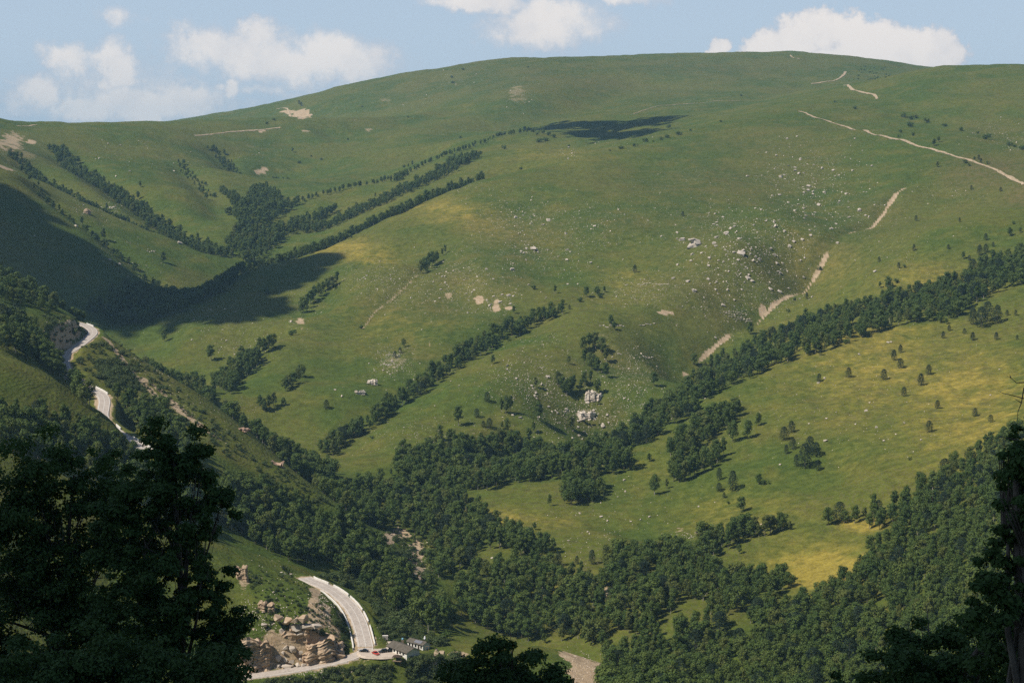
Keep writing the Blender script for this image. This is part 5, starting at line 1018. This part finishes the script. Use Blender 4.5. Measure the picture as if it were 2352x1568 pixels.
# white tank on the small house, blue barrel, container, blue tarpaulin
p = pt(976, 1488, 809); e = empty('water_tank', (p[0], p[1], -240.9)); tag(e, 'white round tank on a stand at the end of the small house roof', 'tank'); b = MB(); b.tube([(0, 0, 0), (0, 0, .1), (0, 0, .9), (0, 0, 1.1)], [.45, .55, .55, .3], 14); b.build('body', M_WHITE, e, True); b = MB(); b.tube([(0, 0, 1.1), (0, 0, 1.5), (0, 0, 1.75)], [.28, .36, .12], 12); b.build('lid', M_WHITE, e, True); b = MB(); [b.tube([(x, y, -3.2), (x, y, 0)], .05, 5) for x in (-.3, .3) for y in (-.3, .3)]; b.build('stand', M_WOOD, e)
p = pt(925, 1489.5, 808); e = empty('barrel', (p[0], p[1], float(ground(p[0], p[1])))); tag(e, 'pale blue barrel on a block behind the ridge of the long roof', 'barrel'); b = MB(); b.box((0, 0, 1.5), (1.2, 1.2, 4.)); b.build('block', M_WOOD, e); b = MB(); b.tube([(0, 0, 3.5), (0, 0, 3.55), (0, 0, 3.9), (0, 0, 4.3), (0, 0, 4.4)], [.4, .46, .5, .46, .4], 14); b.build('drum', M_PALEBLUE, e, True)
p = on_pad(885, 1477, 816); e = empty('container', tuple(p), math.radians(4)); tag(e, 'pale corrugated metal booth at the far end of the yard', 'booth'); b = MB(); b.box((0, 0, .9), (2.6, 1.4, 2.1)); b.build('wall', M_PALEMETAL, e)
for k in range(9): b = MB(); b.box((-1.2+k*.3, -.72, .9), (.1, .06, 2.0)); b.build('rib', M_PALEMETAL, e)
b = MB(); b.box((0, 0, 2.0), (2.8, 1.6, .1)); b.build('roof', M_PALEMETAL, e)
p = pt(715, 1445, 801)
b = MB(); b.add([(-.95, -.3, 0), (.95, -.35, .02), (1., .3, .55), (.3, .35, .75), (-.9, .3, .6), (-.95, -.3, -.06), (.95, -.35, -.04), (1., .35, .45), (.3, .4, .65), (-.9, .35, .5)], [(0, 1, 2, 3, 4), (9, 8, 7, 6, 5), (0, 5, 6, 1), (1, 6, 7, 2), (2, 7, 8, 3), (3, 8, 9, 4), (4, 9, 5, 0)])
o = b.build('tarpaulin', M_BLUE); o.location = tuple(p+np.array([0, -.6, .4])); tag(o, 'bright blue tarpaulin on the edge above the tan cliff', 'tarpaulin')
# open pavilion in front of the long house, timber goal-like frame
p = on_pad(913, 1521, 787); z0 = -243.6; e = empty('pavilion', (p[0], p[1], z0), math.radians(-12)); tag(e, 'small open pavilion with a dark roof on thin posts below the parked cars', 'pavilion')
b = MB(); b.add([(-2.3, -1.7, 1.0), (2.3, -1.7, 1.0), (2.3, 1.7, 1.0), (-2.3, 1.7, 1.0), (0, 0, 1.9), (-2.3, -1.7, .9), (2.3, -1.7, .9), (2.3, 1.7, .9), (-2.3, 1.7, .9)], [(0, 1, 4), (1, 2, 4), (2, 3, 4), (3, 0, 4), (8, 7, 6, 5), (0, 5, 6, 1), (1, 6, 7, 2), (2, 7, 8, 3), (3, 8, 5, 0)]); b.build('roof', M_DARKWOOD, e)
for x, y in ((-2., -1.4), (2., -1.4), (2., 1.4), (-2., 1.4)): b = MB(); b.box((x, y, -1.2), (.12, .12, 4.4)); b.build('post', M_DARKWOOD, e)
b = MB(); b.box((0, 0, -1.1), (4.4, 3.2, .12)); b.build('deck', M_WOOD, e)
p = on_pad(981.5, 1505, 800); e = empty('timber_frame', tuple(p), math.radians(-8)); tag(e, 'bare timber gateway of two posts and a beam beside the pale path', 'gate frame')
for x in (-.7, .7): b = MB(); b.box((x, 0, 1.2), (.18, .18, 2.9)); b.build('post', M_WOOD, e)
b = MB(); b.box((0, 0, 2.62), (1.9, .2, .18)); b.build('beam', M_WOOD, e)
# ------------------------------------------------------------------ cars
def car(px, py, D, rz, paint, label, suv=False, tail=False):
    p = on_pad(px, py, D, -243.42); e = empty('parked_car', tuple(p), rz); tag(e, label, 'car', 'cars by the white house'); H = 1.68 if suv else 1.45; hb = .95 if suv else .86; W = 1.82
    body = [(-2.2, .30), (2.2, .30), (2.28, .55), (2.15, hb-.14), (1.0, hb), (-1.75 if not suv else -2.1, hb+.04), (-2.22, hb-.08), (-2.28, .5)]
    b = MB(); n = len(body)
    V = [(x, s*W/2*(1 if .4 < z < hb-.1 else .95), z) for s in (-1, 1) for x, z in body]; b.add(V, [(i, (i+1) % n, n+(i+1) % n, n+i) for i in range(n)]+[tuple(range(n))[::-1], tuple(range(n, 2*n))]); bd = b.build('body', paint, e)
    lo = [(1.0, hb-.02), (-1.75 if not suv else -2.1, hb)]; hi = [(.25, H), (-.95 if not suv else -1.75, H-.02)]
    b = MB(); b.add([(lo[0][0], -W*.46, lo[0][1]), (lo[1][0], -W*.46, lo[1][1]), (lo[1][0], W*.46, lo[1][1]), (lo[0][0], W*.46, lo[0][1]), (hi[0][0], -W*.36, hi[0][1]), (hi[1][0], -W*.36, hi[1][1]), (hi[1][0], W*.36, hi[1][1]), (hi[0][0], W*.36, hi[0][1])], [(7, 6, 5, 4), (0, 4, 5, 1), (1, 5, 6, 2), (2, 6, 7, 3), (3, 7, 4, 0)]); b.build('window', M_GLASS, e)
    b = MB(); b.box((sum(h[0] for h in hi)/2, 0, H+.005), (hi[0][0]-hi[1][0]+.12, W*.74, .05), taper=.94); b.build('roof', paint, e)
    for s in (-1, 1):
        b = MB(); x = (lo[0][0]+lo[1][0])/2-.1; b.add([(x-.04, s*W*.47, hb), (x+.04, s*W*.47, hb), (x+.02, s*W*.372, H), (x-.06, s*W*.372, H), (x-.04, s*W*.44, hb), (x+.04, s*W*.44, hb), (x+.02, s*W*.35, H), (x-.06, s*W*.35, H)], [(0, 1, 2, 3), (7, 6, 5, 4), (0, 4, 5, 1), (1, 5, 6, 2), (3, 2, 6, 7), (0, 3, 7, 4)]); b.build('pillar', paint, e)
    for x in (1.38, -1.36):
        for s in (-1, 1):
            b = MB(); b.tube([(x, s*(W/2-.2), .32), (x, s*(W/2+.02), .32)], .33, 16); w = b.build('wheel', M_TYRE, e); b = MB(); b.tube([(x, s*(W/2+.021), .32), (x, s*(W/2+.035), .32)], .21, 10); b.build('rim', M_RIM, w)
    for s in (-1, 1):
        b = MB(); b.box((2.2, s*.62, .64), (.14, .4, .16)); b.build('headlight', M_LAMP, e); b = MB(); b.box((-2.2, s*.64, .72), (.14, .34, .16)); b.build('tail_light', M_TAIL, e)
    return e
car(836, 1505.5, 797, math.radians(172), M_BLACKPAINT, 'black saloon car standing at the mouth of the road bend')
car(863, 1512, 793, math.radians(-52), M_REDPAINT, 'red hatchback parked on the open gravel')
car(880, 1509.5, 796, math.radians(205), M_BLACKPAINT, 'black estate car between the red hatchback and another black car', True)
car(895, 1508, 797, math.radians(198), M_BLACKPAINT, 'black off-road car parked under the eave of the long house', True)

# ------------------------------------------------------------------ near trees, kept dark by an unseen cloud added overhead
def near_tree(name, foot, lobes, n, leaf, label, seed, limbs=7, twigs=(), H=None):
    r = np.random.default_rng(seed); foot = np.array(foot); e = empty(name, tuple(foot)); tag(e, label, 'tree')
    # sprays of leaves: small clumps round the lobes, their leaves turned outwards and up
    nl = len(lobes); big = np.mean([l[3] for l in lobes]); n = int(n*1.45); k = max(90, int(n/165)); C, _ = crown_points(r, lobes, k, .7); C += r.normal(size=C.shape)*big*.10
    cr = big*r.uniform(.11, .27, k); w = cr**1.6; pick = r.choice(k, n, p=w/w.sum()); d = r.normal(size=(n, 3)); d /= np.linalg.norm(d, axis=1, keepdims=True); d[:, 2] = np.where((d[:, 2] < -.2) & (r.random(n) < .6), -d[:, 2], d[:, 2])
    P = C[pick]+d*(cr[pick]*r.uniform(.35, 1.25, n))[:, None]*np.array([1.15, 1.15, .75]); Nn = d+r.normal(size=(n, 3))*.5+np.array([0, 0, .35]); Nn /= np.linalg.norm(Nn, axis=1, keepdims=True)
    V, F = leaf_quads(P-foot, Nn, leaf*r.uniform(.6, 1.25, n), r, .62); link('foliage', mesh_np('foliage', V, F, (M_NEAR,)), e)
    top = max(lobes, key=lambda l: l[2]); b = MB(); c = np.mean([l[:3] for l in lobes], 0); t = np.array(top[:3])
    b.tube([(0, 0, -1.), tuple((c-foot)*.35), tuple((c-foot)*.8), tuple(t-foot)], [.26, .2, .13, .04], 9); link('trunk', b.mesh('trunk', M_BARK), e)
    for i in range(limbs):
        l = lobes[i % len(lobes)]; s = foot+(c-foot)*r.uniform(.4, .8); q = np.array(l[:3])+r.normal(size=3)*np.array(l[3:6])*.35; mid = (s+q)/2+r.normal(size=3)*.25
        b = MB(); b.tube([tuple(s-foot), tuple(mid-foot), tuple(q-foot)], [.09, .05, .012], 6)
        for j in range(5): d = r.normal(size=3)*np.array([.32, .32, .26])*min(l[3], 1.4); b.tube([tuple((mid+q)/2-foot), tuple((mid+q)/2-foot+d*.6), tuple(q-foot+d)], [.03, .02, .006], 4)
        b.build('branch', M_BARK, e)
    for tw_ in twigs:
        b = MB(); pts_ = [pt(*q)-foot for q in tw_]; b.tube([tuple(q) for q in pts_], np.linspace(.012, .003, len(pts_)), 4); b.build('twig', M_BARK, e)
    return e
def lob(D, *pp):
    out = []
    for px, py, rx, ry in pp:
        c = pt(px, py, D+rng.uniform(-1.5, 1.5)); k = D/FPX; out.append((*c, rx*k, max(rx, 60)*k*.8, ry*k))
    return out
def foot_at(px, D):
    p = pt(px, 1500, D); return (p[0], p[1], float(ground(p[0], p[1])))
near_tree('broadleaf_tree', foot_at(130, 66), lob(66, (50,1110,130,110),(170,1090,120,100),(250,1110,70,70),(110,1250,170,130),(240,1230,100,100),(40,1330,140,140),(20,1200,120,120),(190,1370,170,140),(10,1450,120,140),(250,1320,110,110),(100,1480,190,130),(260,1480,160,120)), 46000, .085, 'big dark leafy tree close by, filling the corner below the shaded road', 1, 9)
near_tree('broadleaf_tree', foot_at(400, 60), lob(60, (400,1050,95,85),(345,1110,100,100),(300,1180,90,90),(500,1150,40,60),(545,1450,45,70),(450,1110,70,80),(400,1210,110,110),(320,1260,110,110),(460,1230,50,80),(390,1340,130,110),(480,1350,60,90),(330,1420,130,110),(440,1470,120,110),(520,1480,55,90)), 46000, .08, 'dark leafy tree close by, its top just hiding the lower end of the straight road', 2, 9)
near_tree('broadleaf_tree', foot_at(330, 52), lob(52, (250,1560,200,110),(420,1570,150,90),(520,1580,70,70),(80,1600,160,110)), 26000, .075, 'dark leafy tree crown lowest of the near trees', 3, 5)
near_tree('broadleaf_tree', foot_at(1160, 62), lob(62, (1150,1520,85,60),(1200,1560,100,70),(1090,1570,80,60),(1260,1600,80,60),(1140,1600,130,70)), 20000, .08, 'dark round tree top rising in front of the pale bank below the houses', 4, 5)
near_tree('broadleaf_tree', foot_at(2420, 27), lob(27, (2330,1040,40,60),(2350,1150,80,80),(2300,1130,40,40),(2340,1290,100,100),(2290,1390,70,70),(2370,1440,130,120),(2330,1560,130,90),(2430,1200,120,200)), 26000, .046, 'near dark tree whose bare twigs reach over the pine meadow', 5, 9,
          twigs=([(2352,878,27),(2335,879,27),(2322,868,27),(2312,862,27)], [(2322,868,27),(2319,860,27)], [(2352,915,27),(2330,909,27),(2305,903,27),(2293,898,27)], [(2352,890,27),(2346,925,27),(2338,945,27),(2336,975,27)], [(2346,925,27),(2330,915,27)], [(2340,1010,27),(2300,1003,27),(2285,1006,27)], [(2330,1110,27),(2295,1100,27),(2270,1092,27)]))
near_tree('broadleaf_tree', foot_at(2180, 34), lob(34, (2160,1470,110,60),(2080,1540,120,55),(2220,1540,110,70),(2010,1580,90,40),(2140,1600,160,60),(2260,1470,60,60)), 18000, .052, 'near dark tree with sparse hanging leaves below the thick wood', 6, 7)

# ------------------------------------------------------------------ clouds overhead, outside the frame, shaped to shade the valley and near trees
M_CLOUD = noise_mat('cloud_white', (.85, .85, .86), (.80, .80, .82), .01, spec=0.)
def cloud(shadow, z_ground, label_seed, alt=760., core=1.02, spread=.24, shreds=46):
    """shadow: list of (x, y, rx, ry) patches on the ground; the cloud floats up-sun of them"""
    r = np.random.default_rng(label_seed); off = TOSUN*(alt-z_ground)/TOSUN[2]; V = []; F = []
    import bmesh
    bm = bmesh.new(); bmesh.ops.create_icosphere(bm, subdivisions=3, radius=1.); sv = np.array([v.co[:] for v in bm.verts]); sf = np.array([[v.index for v in f.verts] for f in bm.faces]); bm.free()
    bm = bmesh.new(); bmesh.ops.create_icosphere(bm, subdivisions=1, radius=1.); sv1 = np.array([v.co[:] for v in bm.verts]); sf1 = np.array([[v.index for v in f.verts] for f in bm.faces]); bm.free()
    for x, y, rx, ry in shadow:
        b = sum(len(v) for v in V); V.append(sv*np.array([rx*core, ry*core, 22.])*(1+.30*fbm(sv[:, 0]*1.8+x*.1, sv[:, 1]*1.8+y*.1, 90, 3))[:, None]+np.array([x, y, z_ground])+off+np.array([0, 0, 5.])); F.append(sf+b)
        for i in range(shreds):      # loose shreds round the rim, added to soften the shadow's edge
            a = r.uniform(0, 6.283); d = core+abs(r.normal(0, spread)); s = r.uniform(4, 11); b = sum(len(v) for v in V); V.append(sv1*np.array([s*1.3, s*1.3, s*.5])+np.array([x+rx*d*math.cos(a), y+ry*d*math.sin(a), z_ground])+off+np.array([0, 0, r.uniform(-8, 12)])); F.append(sf1+b)
        k = max(6, int(rx*ry/500))
        for i in range(min(k, 30)):
            a = r.uniform(0, 6.283); d = math.sqrt(r.random())*.86*core; s = r.uniform(.16, .40)*(1.15-d*.6)
            c = np.array([x+rx*d*math.cos(a), y+ry*d*math.sin(a), z_ground])+off; c[2] = alt+r.uniform(-12, 25)
            q = sv*np.array([rx*s, ry*s, min(rx, ry)*s*.5]); q *= (1+.22*fbm(sv[:, 0]*2+i, sv[:, 1]*2+sv[:, 2], 60+i, 3))[:, None]; b = sum(len(v) for v in V); V.append(q+c); F.append(sf+b)
    o = link('cloud', mesh_np('cloud', np.vstack(V), np.vstack(F), (M_CLOUD,), smooth=True)); tag(o, kind='structure'); return o
def under(*q): return [(*at(a, b, 1560.)[0][:2], rx, ry) for a, b, rx, ry in q if np.isfinite(at(a, b, 1560.)[0][0])]
cloud(under((-30,430,70,60),(20,445,60,55),(60,500,65,60),(110,555,65,60),(160,600,62,56),(220,645,60,52),(280,678,55,48),(330,700,48,44),(-20,560,75,70),(40,590,70,66),(100,640,66,60),(170,690,60,56),(230,722,55,50),(300,730,50,40),(0,660,70,60),(400,705,44,48),(460,690,46,50),(520,668,44,50),(580,645,40,46),(640,624,34,40),(690,606,26,34),(735,594,16,22),(450,735,34,36),(520,712,30,34)), -140., 11)
cloud(under((1285,288,55,70),(1330,284,60,80),(1380,286,60,90),(1430,290,60,90),(1480,284,55,90),(1530,272,50,80),(1350,305,50,70),(1410,312,50,80),(1460,306,45,70)), 20., 12, 760., .62, .42, 110)
cloud([(-10,40,90,80),(-75,30,90,90),(75,40,90,80),(0,-40,100,90),(0,100,80,50),(-40,70,80,60),(40,70,80,60),(20,20,80,80)], -15., 13)  # unseen cloud added above the camera to keep sun off the near trees
# ------------------------------------------------------------------ summer haze
HAZE_DENSITY = 5.2e-5
def haze():
    m = bpy.data.materials.new('air'); m.use_nodes = True; nt = m.node_tree; nt.nodes.clear(); out = N(nt, 'ShaderNodeOutputMaterial'); v = N(nt, 'ShaderNodeVolumePrincipled')
    v.inputs['Color'].default_value = (.42, .74, 1., 1); v.inputs['Density'].default_value = HAZE_DENSITY; v.inputs['Anisotropy'].default_value = .1; nt.links.new(v.outputs[0], out.inputs['Volume']); m.cycles.homogeneous_volume = True
    gz = [v.co.z for v in bpy.data.objects['ground'].data.vertices]; lo, hi = min(gz)-2, max(gz)+22
    print('ground z', lo, hi)
    b = MB(); b.box((0, 0, (lo+hi)/2), (26400, 26400, hi-lo)); o = b.build('haze', m); tag(o, kind='stuff')
haze()
